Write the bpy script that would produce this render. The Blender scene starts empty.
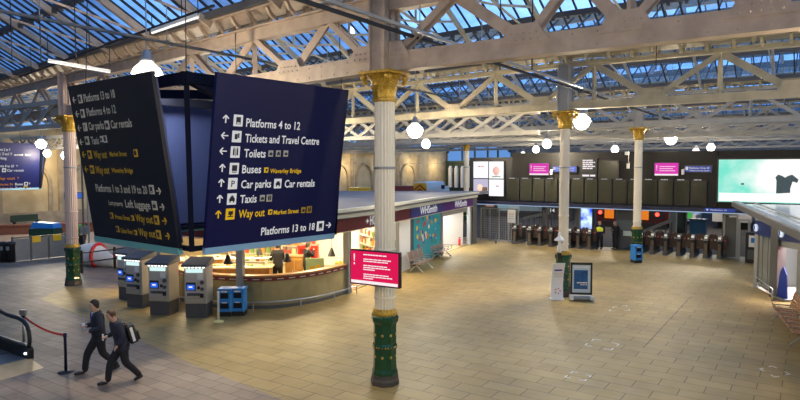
import bpy, bmesh, math, random
from mathutils import Vector, Matrix
random.seed(7)
C = bpy.context.scene.collection
PI = math.pi
# ------------------------------------------------------------------ camera, world, exposure
FPX = 617.0; TH = math.atan(33/617); H = 5.0
cd = bpy.data.cameras.new('camera'); cam = bpy.data.objects.new('camera', cd); C.objects.link(cam)
cam.location = (0, 0, H); cam.rotation_euler = (PI/2-TH, 0, 0)
cd.sensor_width = 36; cd.lens = FPX/800*36; cd.clip_end = 600
bpy.context.scene.camera = cam
vs = bpy.context.scene.view_settings
vs.view_transform = 'Standard'; vs.look = 'None'; vs.gamma = 1; vs.use_curve_mapping = False; vs.exposure = 0.0

SKY = 2.5
w = bpy.data.worlds.new('dusk'); bpy.context.scene.world = w; w.use_nodes = True
nt = w.node_tree; nt.nodes.clear()
def nd(nt, t, **k):
    n = nt.nodes.new(t)
    for a, b in k.items(): setattr(n, a, b)
    return n
out = nd(nt, 'ShaderNodeOutputWorld'); bg = nd(nt, 'ShaderNodeBackground'); tc = nd(nt, 'ShaderNodeTexCoord')
mp = nd(nt, 'ShaderNodeMapping'); mp.inputs['Scale'].default_value = (1.3, 1.3, 3.0)
no = nd(nt, 'ShaderNodeTexNoise'); no.inputs['Scale'].default_value = 3.2; no.inputs['Detail'].default_value = 5; no.inputs['Roughness'].default_value = .6
cr = nd(nt, 'ShaderNodeValToRGB')
cr.color_ramp.elements[0].position = .36; cr.color_ramp.elements[0].color = (.045, .11, .27, 1)
cr.color_ramp.elements[1].position = .66; cr.color_ramp.elements[1].color = (.26, .50, .92, 1)
e_ = cr.color_ramp.elements.new(.5); e_.color = (.12, .29, .64, 1)
nt.links.new(tc.outputs['Generated'], mp.inputs[0]); nt.links.new(mp.outputs[0], no.inputs['Vector'])
sx = nd(nt, 'ShaderNodeSeparateXYZ'); nt.links.new(tc.outputs['Generated'], sx.inputs[0])
ad = nd(nt, 'ShaderNodeMath', operation='MULTIPLY_ADD'); ad.inputs[1].default_value = .24; nt.links.new(sx.outputs[0], ad.inputs[0]); nt.links.new(no.outputs['Fac'], ad.inputs[2])
nt.links.new(ad.outputs[0], cr.inputs[0]); nt.links.new(cr.outputs[0], bg.inputs[0]); bg.inputs[1].default_value = SKY
nt.links.new(bg.outputs[0], out.inputs[0])
LAMP_W = 900.0        # watts of each hall lamp
LAMP_COL = (1.0, .84, .60)

# ------------------------------------------------------------------ picture -> place
def D(px, py):
    x = (px-400)/FPX; y = (200-py)/FPX
    return Vector((x, y*math.sin(TH)+math.cos(TH), y*math.cos(TH)-math.sin(TH)))
def G(px, py, z=0):
    d = D(px, py); t = (z-H)/d.z; return Vector((d.x*t, d.y*t, z))
def AT(px, py, Y):
    d = D(px, py); t = Y/d.y; return Vector((d.x*t, Y, H+d.z*t))
def onplane(px, py, p0, n):
    d = D(px, py); o = Vector((0, 0, H)); t = (Vector(p0)-o).dot(n)/d.dot(n); return o+d*t
U = Vector((.5575, .8302, 0)); V = Vector((.8302, -.5575, 0)); N0 = Vector((-.35, 14.06, 0))
UA = math.atan2(U.y, U.x); VA = math.atan2(V.y, V.x)
def W(s, t, z=0): p = N0+V*s+U*t; return Vector((p.x, p.y, z))
def st(p): d = Vector((p[0], p[1], 0))-N0; return d.dot(V), d.dot(U)

# ------------------------------------------------------------------ materials
MATS = {}
def mat(name, col, rough=.6, metal=0, emit=None, es=0, noise=0, nscale=8, bump=0, alpha=1, spec=.5, col2=None, stretch=None):
    if name in MATS: return MATS[name]
    m = bpy.data.materials.new(name); m.use_nodes = True; n = m.node_tree; b = n.nodes['Principled BSDF']
    b.inputs['Base Color'].default_value = (*col, 1); b.inputs['Roughness'].default_value = rough; b.inputs['Metallic'].default_value = metal
    b.inputs['Specular IOR Level'].default_value = spec; b.inputs['Alpha'].default_value = alpha
    if emit: b.inputs['Emission Color'].default_value = (*emit, 1); b.inputs['Emission Strength'].default_value = es
    if noise or bump:
        t = nd(n, 'ShaderNodeTexCoord'); x = nd(n, 'ShaderNodeTexNoise'); x.inputs['Scale'].default_value = nscale; x.inputs['Detail'].default_value = 6
        src = t.outputs['Object']
        if stretch:
            mm = nd(n, 'ShaderNodeMapping'); mm.inputs['Scale'].default_value = stretch; n.links.new(src, mm.inputs[0]); src = mm.outputs[0]
        n.links.new(src, x.inputs['Vector'])
        if noise:
            r = nd(n, 'ShaderNodeValToRGB'); r.color_ramp.elements[0].position = .3; r.color_ramp.elements[1].position = .7
            c2 = col2 or tuple(c*(1-noise) for c in col)
            r.color_ramp.elements[0].color = (*c2, 1); r.color_ramp.elements[1].color = (*col, 1)
            n.links.new(x.outputs['Fac'], r.inputs[0]); n.links.new(r.outputs[0], b.inputs['Base Color'])
        if bump:
            bb = nd(n, 'ShaderNodeBump'); bb.inputs['Strength'].default_value = bump; bb.inputs['Distance'].default_value = .02
            n.links.new(x.outputs['Fac'], bb.inputs['Height']); n.links.new(bb.outputs[0], b.inputs['Normal'])
    MATS[name] = m; return m
def tiles(name, c1, c2, mort, bw, bh, rot, rough, big=(.5, .5, .5), off=.5, msize=.012, bias=0):
    m = bpy.data.materials.new(name); m.use_nodes = True; n = m.node_tree; b = n.nodes['Principled BSDF']
    t = nd(n, 'ShaderNodeTexCoord'); mm = nd(n, 'ShaderNodeMapping'); mm.inputs['Rotation'].default_value = (0, 0, rot)
    n.links.new(t.outputs['Object'], mm.inputs[0])
    k = nd(n, 'ShaderNodeTexBrick'); k.offset = off; k.inputs['Scale'].default_value = 1; k.inputs['Brick Width'].default_value = bw; k.inputs['Row Height'].default_value = bh
    k.inputs['Mortar Size'].default_value = msize; k.inputs['Mortar Smooth'].default_value = .3; k.inputs['Bias'].default_value = bias
    k.inputs['Color1'].default_value = (*c1, 1); k.inputs['Color2'].default_value = (*c2, 1); k.inputs['Mortar'].default_value = (*mort, 1)
    n.links.new(mm.outputs[0], k.inputs['Vector'])
    x = nd(n, 'ShaderNodeTexNoise'); x.inputs['Scale'].default_value = .35; x.inputs['Detail'].default_value = 6; x.inputs['Roughness'].default_value = .65
    n.links.new(t.outputs['Object'], x.inputs['Vector'])
    r = nd(n, 'ShaderNodeValToRGB'); r.color_ramp.elements[0].position = .35; r.color_ramp.elements[1].position = .65
    r.color_ramp.elements[0].color = (.74, .73, .72, 1); r.color_ramp.elements[1].color = (1.12, 1.1, 1.06, 1)
    n.links.new(x.outputs['Fac'], r.inputs[0])
    mx = nd(n, 'ShaderNodeMix', data_type='RGBA', blend_type='MULTIPLY'); mx.inputs['Factor'].default_value = 1
    n.links.new(k.outputs['Color'], mx.inputs['A']); n.links.new(r.outputs[0], mx.inputs['B']); n.links.new(mx.outputs['Result'], b.inputs['Base Color'])
    b.inputs['Roughness'].default_value = rough
    x2 = nd(n, 'ShaderNodeTexNoise'); x2.inputs['Scale'].default_value = 2.2; n.links.new(t.outputs['Object'], x2.inputs['Vector'])
    rr = nd(n, 'ShaderNodeMapRange'); rr.inputs['To Min'].default_value = rough-.1; rr.inputs['To Max'].default_value = rough+.14
    n.links.new(x2.outputs['Fac'], rr.inputs['Value']); n.links.new(rr.outputs[0], b.inputs['Roughness'])
    bb = nd(n, 'ShaderNodeBump'); bb.inputs['Strength'].default_value = .25; bb.inputs['Distance'].default_value = .004; bb.invert = True
    n.links.new(k.outputs['Fac'], bb.inputs['Height']); n.links.new(bb.outputs[0], b.inputs['Normal'])
    return m
def glassmat(name, tint, refl, alpha_col=None, dirt=.0, rough=.05):
    m = bpy.data.materials.new(name); m.use_nodes = True; n = m.node_tree; n.nodes.clear()
    o = nd(n, 'ShaderNodeOutputMaterial'); tr = nd(n, 'ShaderNodeBsdfTransparent'); tr.inputs[0].default_value = (*tint, 1)
    gl = nd(n, 'ShaderNodeBsdfGlossy'); gl.inputs['Roughness'].default_value = rough; gl.inputs[0].default_value = (.9, .9, .9, 1)
    mx = nd(n, 'ShaderNodeMixShader'); mx.inputs[0].default_value = refl
    n.links.new(tr.outputs[0], mx.inputs[1]); n.links.new(gl.outputs[0], mx.inputs[2]); last = mx
    if dirt:
        df = nd(n, 'ShaderNodeBsdfDiffuse'); df.inputs[0].default_value = (.35, .38, .4, 1)
        x = nd(n, 'ShaderNodeTexNoise'); x.inputs['Scale'].default_value = .8; x.inputs['Detail'].default_value = 5
        t = nd(n, 'ShaderNodeTexCoord'); n.links.new(t.outputs['Object'], x.inputs['Vector'])
        r = nd(n, 'ShaderNodeMapRange'); r.inputs['From Min'].default_value = .35; r.inputs['From Max'].default_value = .7; r.inputs['To Min'].default_value = 0; r.inputs['To Max'].default_value = dirt
        n.links.new(x.outputs['Fac'], r.inputs['Value'])
        m2 = nd(n, 'ShaderNodeMixShader'); n.links.new(r.outputs[0], m2.inputs[0]); n.links.new(mx.outputs[0], m2.inputs[1]); n.links.new(df.outputs[0], m2.inputs[2]); last = m2
    n.links.new(last.outputs[0], o.inputs[0]); MATS[name] = m; return m
def glow(name, col, s):
    if name in MATS: return MATS[name]
    m = bpy.data.materials.new(name); m.use_nodes = True; n = m.node_tree; n.nodes.clear()
    o = nd(n, 'ShaderNodeOutputMaterial'); e = nd(n, 'ShaderNodeEmission'); e.inputs[0].default_value = (*col, 1); e.inputs[1].default_value = s
    n.links.new(e.outputs[0], o.inputs[0]); MATS[name] = m; return m

M_floor = tiles('sandstone_paving', (.300, .212, .070), (.350, .252, .092), (.11, .07, .02), .95, .48, -VA, .50)
M_grey = tiles('slate_paving', (.185, .137, .105), (.260, .200, .155), (.085, .06, .045), .66, .36, -VA, .52)
M_dark = mat('dark_platform', (.07, .062, .055), .95, spec=.1, noise=.3, nscale=1)
M_iron = mat('painted_iron', (.46, .36, .28), .55, noise=.28, nscale=3, bump=.1)
M_cream = mat('cream_iron', (.46, .40, .27), .55, noise=.3, nscale=2)
M_pale = mat('pale_iron', (.37, .36, .33), .55, noise=.22, nscale=2)
M_bar = mat('dark_bar', (.03, .032, .038), .7, spec=.15)
M_purl = mat('dark_purlin', (.07, .07, .075), .6)
M_shaft = mat('cream_paint', (.86, .79, .62), .42, noise=.12, nscale=4, stretch=(1, 1, .2))
M_pink = mat('pinkish_paint', (.66, .50, .42), .45, noise=.12, nscale=4, stretch=(1, 1, .2))
M_gold = mat('gold_paint', (.68, .42, .05), .35, metal=.4, noise=.65, nscale=30, bump=.5)
M_green = mat('bottle_green', (.005, .065, .024), .22, noise=.25, nscale=6, spec=.7)
M_plinth = mat('iron_plinth', (.075, .065, .055), .6, noise=.3)
M_stone = mat('sandstone_wall', (.60, .50, .32), .85, noise=.45, nscale=.7, bump=.3, col2=(.40, .31, .18))
M_stone2 = mat('stone_trim', (.42, .34, .24), .85, noise=.35, nscale=1.5)
M_black = mat('black_plastic', (.012, .012, .014), .4)
M_blk2 = mat('black_metal', (.02, .02, .022), .45, metal=.3)
M_steel = mat('brushed_steel', (.52, .52, .52), .3, metal=.9, noise=.1, nscale=30)
M_grym = mat('grey_metal', (.30, .31, .31), .45, metal=.4)
M_dgry = mat('dark_grey', (.085, .088, .09), .5)
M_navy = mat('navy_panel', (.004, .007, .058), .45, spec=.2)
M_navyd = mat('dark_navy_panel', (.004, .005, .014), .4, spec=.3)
M_blueb = mat('blue_edge', (.22, .42, .62), .4)
M_teal = mat('teal_edge', (.12, .36, .38), .4)
M_white = mat('white_paint', (.78, .78, .76), .45)
M_roofk = mat('kiosk_roof_felt', (.12, .13, .165), .7, noise=.3, nscale=.8)
M_lip = mat('kiosk_lip', (.42, .43, .38), .4)
M_red = mat('signal_red', (.55, .02, .02), .5)
M_bluep = mat('blue_plastic', (.02, .22, .62), .35)
M_wood = mat('varnished_wood', (.42, .20, .06), .4, noise=.35, nscale=5, stretch=(1, 8, 1))
M_yel = mat('yellow_paint', (.75, .48, .03), .45)
M_skin = mat('skin', (.50, .29, .20), .5)
M_suit = mat('navy_suit', (.012, .017, .035), .8)
M_trou = mat('black_trousers', (.010, .010, .014), .85)
M_hair = mat('dark_hair', (.018, .012, .008), .6)
M_hairb = mat('brown_hair', (.07, .035, .015), .6)
M_shoe = mat('black_shoe', (.01, .01, .01), .3)
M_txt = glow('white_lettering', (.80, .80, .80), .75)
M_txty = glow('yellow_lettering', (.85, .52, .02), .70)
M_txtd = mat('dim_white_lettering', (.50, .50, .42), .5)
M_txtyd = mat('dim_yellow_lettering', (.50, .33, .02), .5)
MATS['w'] = M_white
M_glass = glassmat('roof_glass', (.86, .93, 1.0), .06, dirt=.22)
M_sglass = glassmat('shop_glass', (.95, .97, .96), .06)
M_sglass.name = 'clear_glass'

# ------------------------------------------------------------------ mesh builder
class MB:
    def __init__(s): s.v = []; s.f = []; s.mi = []; s.m = 0
    def add(s, vs, fs):
        b = len(s.v); s.v += [tuple(v) for v in vs]; s.f += [tuple(b+i for i in f) for f in fs]; s.mi += [s.m]*len(fs); return s
    def box(s, c, sz, rz=0, ax=None):
        x, y, z = (sz[0]/2, sz[1]/2, sz[2]/2); c = Vector(c)
        R = Matrix.Rotation(rz, 3, 'Z')
        if ax: R = Matrix(ax).transposed()
        vs = [c+R@Vector((i*x, j*y, k*z)) for i in (-1, 1) for j in (-1, 1) for k in (-1, 1)]
        return s.add(vs, [(0, 1, 3, 2), (4, 6, 7, 5), (0, 4, 5, 1), (2, 3, 7, 6), (0, 2, 6, 4), (1, 5, 7, 3)])
    def beam(s, a, b, wd, h, up=(0, 0, 1)):
        a = Vector(a); b = Vector(b); d = (b-a); L = d.length
        if L < 1e-5: return s
        d.normalize(); u = Vector(up)
        if abs(d.dot(u)) > .97: u = U.copy()
        x = d.cross(u).normalized(); y = x.cross(d).normalized()
        vs = [p+x*i*wd/2+y*j*h/2 for p in (a, b) for i in (-1, 1) for j in (-1, 1)]
        return s.add(vs, [(0, 1, 3, 2), (4, 6, 7, 5), (0, 4, 5, 1), (2, 3, 7, 6), (0, 2, 6, 4), (1, 5, 7, 3)])
    def lathe(s, prof, c=(0, 0, 0), n=16, rz=0, sc=(1, 1)):
        vs = []; fs = []
        for r, z in prof:
            for i in range(n):
                a = rz+2*PI*i/n; vs.append((c[0]+r*math.cos(a)*sc[0], c[1]+r*math.sin(a)*sc[1], c[2]+z))
        for k in range(len(prof)-1):
            for i in range(n):
                j = (i+1) % n; fs.append((k*n+i, k*n+j, (k+1)*n+j, (k+1)*n+i))
        fs.append(tuple(range(n-1, -1, -1))); L = (len(prof)-1)*n; fs.append(tuple(L+i for i in range(n)))
        return s.add(vs, fs)
    def tube(s, pts, r, n=8):
        pts = [Vector(p) for p in pts]; rs = r if isinstance(r, (list, tuple)) else [r]*len(pts)
        vs = []; fs = []; prev = None
        for i, p in enumerate(pts):
            d = (pts[min(i+1, len(pts)-1)]-pts[max(i-1, 0)]).normalized()
            u = Vector((0, 0, 1)) if abs(d.z) < .95 else Vector((1, 0, 0))
            if prev is not None: u = prev
            x = d.cross(u).normalized(); y = x.cross(d).normalized(); prev = y
            for k in range(n):
                a = 2*PI*k/n; vs.append(p+(x*math.cos(a)+y*math.sin(a))*rs[i])
        for i in range(len(pts)-1):
            for k in range(n):
                j = (k+1) % n; fs.append((i*n+k, i*n+j, (i+1)*n+j, (i+1)*n+k))
        fs.append(tuple(range(n-1, -1, -1))); L = (len(pts)-1)*n; fs.append(tuple(L+k for k in range(n)))
        return s.add(vs, fs)
    def prism(s, poly, z0, z1):
        n = len(poly); vs = [(p[0], p[1], z0) for p in poly]+[(p[0], p[1], z1) for p in poly]
        fs = [tuple(range(n-1, -1, -1)), tuple(range(n, 2*n))]+[(i, (i+1) % n, n+(i+1) % n, n+i) for i in range(n)]
        return s.add(vs, fs)
    def xprism(s, poly, y0, y1):     # polygon in x,z extruded along y
        n = len(poly); vs = [(p[0], y0, p[1]) for p in poly]+[(p[0], y1, p[1]) for p in poly]
        fs = [tuple(range(n)), tuple(range(2*n-1, n-1, -1))]+[((i+1) % n, i, n+i, n+(i+1) % n) for i in range(n)]
        return s.add(vs, fs)
    def ball(s, c, r, n=10, sc=(1, 1, 1)):
        m = max(4, n//2+1); prof = [(max(1e-4, math.sin(PI*k/m)), -math.cos(PI*k/m)) for k in range(m+1)]
        vs = []; fs = []
        for q, z in prof:
            for i in range(n):
                a = 2*PI*i/n; vs.append((c[0]+r*sc[0]*q*math.cos(a), c[1]+r*sc[1]*q*math.sin(a), c[2]+r*sc[2]*z))
        for k in range(m):
            for i in range(n):
                j = (i+1) % n; fs.append((k*n+i, k*n+j, (k+1)*n+j, (k+1)*n+i))
        return s.add(vs, fs)
    def build(s, name, m, parent=None, smooth=False, loc=None, rz=0, bevel=0):
        me = bpy.data.meshes.new(name); me.from_pydata(s.v, [], s.f)
        ms = m if isinstance(m, (list, tuple)) else [m]
        for q in ms: me.materials.append(q)
        if len(ms) > 1: me.polygons.foreach_set('material_index', s.mi)
        bm = bmesh.new(); bm.from_mesh(me); bmesh.ops.recalc_face_normals(bm, faces=bm.faces)
        if bevel: bmesh.ops.bevel(bm, geom=bm.edges[:], offset=bevel, segments=2, affect='EDGES', profile=.5)
        bm.to_mesh(me); bm.free()
        if smooth:
            me.polygons.foreach_set('use_smooth', [True]*len(me.polygons))
        me.update()
        o = bpy.data.objects.new(name, me); C.objects.link(o)
        if parent: o.parent = parent
        if loc is not None: o.location = loc
        o.rotation_euler.z = rz
        return o
def tag(o, label, cat, group=None, kind=None):
    o['label'] = label; o['category'] = cat
    if group: o['group'] = group
    if kind: o['kind'] = kind
    return o
def thing(name, label, cat, loc=(0, 0, 0), rz=0, group=None):
    o = bpy.data.objects.new(name, None); C.objects.link(o); o.location = loc; o.rotation_euler = (0, 0, rz); o.empty_display_size = .2
    return tag(o, label, cat, group)
def struct(o): o['kind'] = 'structure'; return o
def dup(root, loc, rz=None, label=None, group=None):
    kids = {}
    for x in C.objects:
        if x.parent: kids.setdefault(x.parent.name, []).append(x)
    def cp(o, par):
        c = o.copy(); C.objects.link(c)
        if par: c.parent = par
        for k in kids.get(o.name, []): cp(k, c)
        return c
    r = cp(root, None); r.location = loc
    if rz is not None: r.rotation_euler.z = rz
    if label: r['label'] = label
    if group: r['group'] = group
    return r
def text_mesh(body, width, height, italic=False):
    cu = bpy.data.curves.new('t', 'FONT'); cu.body = body; cu.size = 1; cu.resolution_u = 2; cu.offset = .016
    o = bpy.data.objects.new('t', cu); C.objects.link(o); dg = bpy.context.evaluated_depsgraph_get(); dg.update()
    me = bpy.data.meshes.new_from_object(o.evaluated_get(dg)); bpy.data.objects.remove(o); bpy.data.curves.remove(cu)
    xs = [v.co.x for v in me.vertices]; ys = [v.co.y for v in me.vertices]
    x0, x1, y0 = min(xs), max(xs), min(min(ys), 0)
    sy = height/.70; sx_ = (width/(x1-x0)) if width else sy
    for v in me.vertices: v.co = Vector(((v.co.x-x0)*sx_, 0, v.co.y*sy))
    return me
def lettering(body, parent, x, z, width, height, m, y=-.012, name='lettering'):
    me = text_mesh(body, width, height); me.materials.append(m)
    o = bpy.data.objects.new(name, me); C.objects.link(o); o.parent = parent; o.location = (x, y, z); return o

# ------------------------------------------------------------------ SETTING: floors
gl = MB()
bp = [G(66, 287), G(40, 299), G(120, 331), G(200, 367), G(286, 401), G(420, 470)]
kend = Vector((-10.2, 26.5, 0))
beige = [bp[5], bp[4], bp[3], bp[2], bp[1], bp[0], G(120, 289), kend, Vector((-15, 42, 0)), W(-27, 27.6), W(60, 27.6), Vector((60, -12, 0)), Vector((0, -12, 0))]
struct(MB().prism([(p.x, p.y) for p in beige], -.2, 0).build('floor', M_floor))
grey = [Vector((-70, -12, 0)), Vector((0, -12, 0)), bp[5], bp[4], bp[3], bp[2], bp[1], bp[0], G(120, 289), kend, Vector((-15, 42, 0)), W(-27, 27.6), W(-70, 27.6)]
struct(MB().prism([(p.x, p.y) for p in grey], -.2, -.001).build('floor', M_grey))
struct(MB().prism([W(-75, 27.6)[:2], W(95, 27.6)[:2], W(95, 95)[:2], W(-75, 95)[:2]], -.2, -.002).build('floor', M_dark))
# inlaid corner marks
M_mark = mat('white_marking', (.62, .60, .55), .6)
for qd in ([(565, 377), (572.5, 371.8), (591, 375.8), (584.5, 381)], [(585, 345), (594, 339), (619, 344), (611, 350)], [(609, 311), (614, 306.5), (626, 305.5), (630, 310.5)], [(760, 369), (772, 366), (790, 374), (775, 377)]):
    P4 = [G(*q, .003) for q in qd]; m = MB()
    for i in range(4):
        for j in (i-1, (i+1) % 4): m.beam(P4[i], P4[i].lerp(P4[j], .28), .035, .004)
    struct(m.build('floor', M_mark))
# slot drain running down the paving
struct(MB().beam(G(647, 344, .002), G(690, 297, .002), .03, .004).build('floor', mat('slot', (.16, .12, .07), .6)))

# walls
SL = -50.0
def wallbox(name, a, b, z0, z1, th, m):
    return struct(MB().beam(Vector((a.x, a.y, (z0+z1)/2)), Vector((b.x, b.y, (z0+z1)/2)), th, z1-z0).build(name, m))
wallbox('wall_left', W(SL-.4, -24), W(SL-.4, 92), 0, 8.6, .8, M_stone)
wallbox('wall_right_unseen', W(77, -24), W(77, 92), 0, 10.5, .8, M_stone)  # unseen wall, added to keep sky light out of the hall
wallbox('wall_front_unseen', W(SL, -24), W(77, -24), 0, 10.5, .8, M_stone)  # unseen wall behind the camera, added to shut out blue sky light
wallbox('wall_back', W(SL, 91), W(77, 91), 0, 12, .8, mat('far_wall_brick', (.16, .13, .10), .9, noise=.3, nscale=1))
cp_ = MB().beam(W(SL+.1, -14, 7.2), W(SL+.1, 75, 7.2), .5, .5); struct(cp_.build('trim_1', M_stone2))
struct(MB().beam(W(SL+.15, -14, .5), W(SL+.15, 75, .5), .3, 1.0).build('baseboard_left', M_stone2))
# blind arches on the stone wall
for i in range(13):
    t = 3+i*6.2; m = MB()
    pts = [W(SL+.12, t-2.1, .9)]+[W(SL+.12, t-2.1*math.cos(a), 3.4+2.1*math.sin(a)) for a in [PI*j/14 for j in range(15)]]+[W(SL+.12, t+2.1, .9)]
    for a, b in zip(pts, pts[1:]): m.beam(a, b, .25, .3)
    m.beam(W(SL+.14, t+3.1, 0), W(SL+.14, t+3.1, 7), .35, .5); struct(m.build('trim_2', M_stone2))
# red-brown parapet by the track
a, b = G(-60, 237), G(104, 231)
tag(MB().beam(a+Vector((0, 0, .3)), b+Vector((0, 0, .3)), .4, .6).beam(a+Vector((0, 0, .66)), b+Vector((0, 0, .66)), .55, .12).build('parapet', mat('red_brown_brick', (.17, .06, .035), .8, noise=.3)), 'low red brown parapet along the track below the stone wall', 'parapet')
# pale band (platform edge) in front
# far arched window with pilasters
WINP = onplane(478, 190, W(0, 90.2), U); WINP.z = 0
fw = thing('station_window', 'wide blue arched window over dark wall with white pilasters at far end', 'window', WINP, VA)
S0 = -35.9
m = MB(); m.box((0, 0, 3), (13.5, .3, 6.1)); m.build('panel', mat('dark_green_wall', (.01, .03, .03), .6), fw)
gw = MB(); R = 6.3
arc = [(-R, 6.1), (R, 6.1)]+[(R*math.cos(a), 7.6+1.7*math.sin(a)) for a in [PI*j/12 for j in range(13)]]
gw.xprism(arc, -.1, .0); gw.build('pane', glow('dusk_window', (.13, .30, .68), 1.0), fw)
m = MB()
pp = [(R*math.cos(a), -.15, 7.6+1.7*math.sin(a)) for a in [PI*j/12 for j in range(13)]]
for p, q in zip(pp, pp[1:]): m.beam(p, q, .4, .35)
for x in (-3.2, -.6, 2, 4): m.box((x, -.2, 7.6), (.3, .2, 3.1))
m.box((0, -.2, 6.0), (13.5, .4, .3)); m.build('frame', mat('dark_green_frame', (.01, .05, .04), .5), fw)
for x in (-5.6, -4.3, -3.0, -1.7, .1, 1.4, 2.7): MB().lathe([(.40, 1.2), (.40, 4.7), (.2, 5.2)], (x, -.35, 0), 10).build('pilaster', mat('pilaster_white', (.62, .63, .66), .5), fw)

# ------------------------------------------------------------------ ROOF: bays run across the hall
SP = 11.85
def s_at(px, t, z=8):
    # s where the line (s, t) crosses picture column px
    k = (px-400)/FPX; p = N0+U*t
    return (k*p.y-p.x)/(V.x-k*V.y) if (V.x-k*V.y) > 1e-3 else 1e9
def srange(t):
    a = max(SL+.3, s_at(-60, t)) if t > 0 else -42
    b = s_at(880, t)
    if t < 3: b = 14
    return a, min(max(b, 10), 75)
ZB, ZT, ZG = 7.33, 8.62, 8.95
SH = .131
def sh(s): return -s*SH if s < 0 else 0.0
def RW(s, t, z): return W(s, t+sh(s), z)
def pieces(a, b): return [(a, 0), (0, b)] if a < 0 < b else [(a, b)]
def snap(s, step=3.2): return math.floor(s/step)*step
def build_truss(k):
    t = k*SP; a, b = srange(t)
    if k <= -1: a, b = -40, 14
    if k >= 6: a = s_at(522, t)
    a = snap(a)-.1; b = snap(b)+3.3
    mm = M_iron if k <= 0 else (M_cream if k == 1 else M_pale)
    names = ['nearest', 'second', 'third', 'fourth', 'fifth', 'sixth', 'seventh', 'eighth']
    lab = ('pinkish beige riveted roof truss crossing the top beside the nearest column' if k == 0 else 'cream roof truss meeting the column beside the poster stand' if k == 1
           else 'pale roof truss over the column with the blue bin' if k == 2 else 'pale distant roof truss, %s row beyond the nearest column' % names[max(k, 0)])
    r = thing('roof_truss', lab, 'roof truss', W(0, t, ZB), VA, 'roof trusses across the hall')
    L = lambda s, z, y=0: Vector((s, y+sh(s), z-ZB))
    zt = ZT if k <= 0 else 8.86
    def run(m, z, y, wy, hz):
        for q0, q1 in pieces(a, b): m.beam(L(q0, z, y), L(q1, z, y), wy, hz)
    cw = .36 if k <= 0 else .24
    m = MB(); run(m, ZB, 0, .34, .05); run(m, ZB+cw/2, 0, .34, .04); run(m, ZB-cw/2, 0, .34, .04); run(m, ZB, 0, .06, cw); run(m, ZB, -.15, .03, cw)
    if k == 0:
        s = -6.0
        while s < 12:
            for zz in (-.12, .12): m.ball(L(s, ZB+zz, -.17), .022, 6)
            s += .45
    m.build('bottom_chord', mm, r)
    m = MB(); run(m, zt, 0, .30, .32 if k <= 0 else .12); run(m, zt+.17 if k <= 0 else zt+.07, 0, .46, .05); m.build('top_chord', mm, r)
    # gutter with curved brackets above
    m = MB(); run(m, ZG+.27, 0, .9 if k < 2 else .6, .10); run(m, ZG+.38, -.42, .06, .30); run(m, ZG+.38, .42, .06, .30)
    s = a+.3
    while s < b:
        for sg in (-1, 1):
            q = [L(s, ZG-.05, sg*.12), L(s, ZG+.05, sg*.30), L(s, ZG+.22, sg*.42)]
            for p0, p1 in zip(q, q[1:]): m.beam(p0, p1, .09, .09)
        s += .8
    m.build('gutter', M_cream if k else M_iron, r)
    # web
    if k == 0:
        bots = [.3, 3.4, 5.3, 7.35, 9.3, 12.0]; tops = [1.8, 4.35, 6.3, 8.3, 10.5]
        seq = []
        for i, tp in enumerate(tops): seq += [(bots[i], tp), (bots[i+1], tp)]
        s = -.45
        nb = [-.45, -3.2, -6.5, -9.7, -12.9, -16.1, -19.3, -22.5, -25.7, -28.9]
        for i in range(len(nb)-1): mid = (nb[i]+nb[i+1])/2; seq += [(nb[i], mid), (nb[i+1], mid)]
        posts = [5.35, 9.3, -4.85, -8.1, -11.3]
    else:
        seq = []; s = a; posts = []
        while s < b-1: seq += [(s, s+2.1), (s+4.2, s+2.1)]; posts.append(s+2.1); s += 4.2
    cnt = 0
    for i, (sb, tp) in enumerate(seq):
        m = MB(); wide = (i % 2 == 1)
        p, q = L(sb, ZB+.1), L(tp, zt-.05)
        if k > 1: m.beam(p, q, .12, .16)
        elif wide: m.beam(p, q, .05, .26, up=(0, 1, 0)) if 0 else m.beam(p, q, .06, .24)
        else:
            for y in (-.09, .09): m.beam(p+Vector((0, y, 0)), q+Vector((0, y, 0)), .05, .15)
        m.build('brace', mm, r)
    for sp in posts[:40]:
        MB().beam(L(sp, ZB), L(sp, zt), .10, .12).build('post', mm, r)
    if k <= 1:
        nodes = sorted(set([x for x, _ in seq]))
        for x in nodes:
            if -12 < x < 12:
                yo = sh(x); m = MB(); m.xprism([(x-.5, .05), (x+.5, .05), (x+.28, .42), (x-.28, .42)], -.19+yo, -.17+yo)
                for dx in (-.34, -.17, 0, .17, .34):
                    for dz in (.12, .24): m.ball((x+dx*(1-dz), -.20+yo, dz), .022, 6)
                m.build('gusset', mm, r)
    return r
for k in range(-1, 8): build_truss(k)
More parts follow.
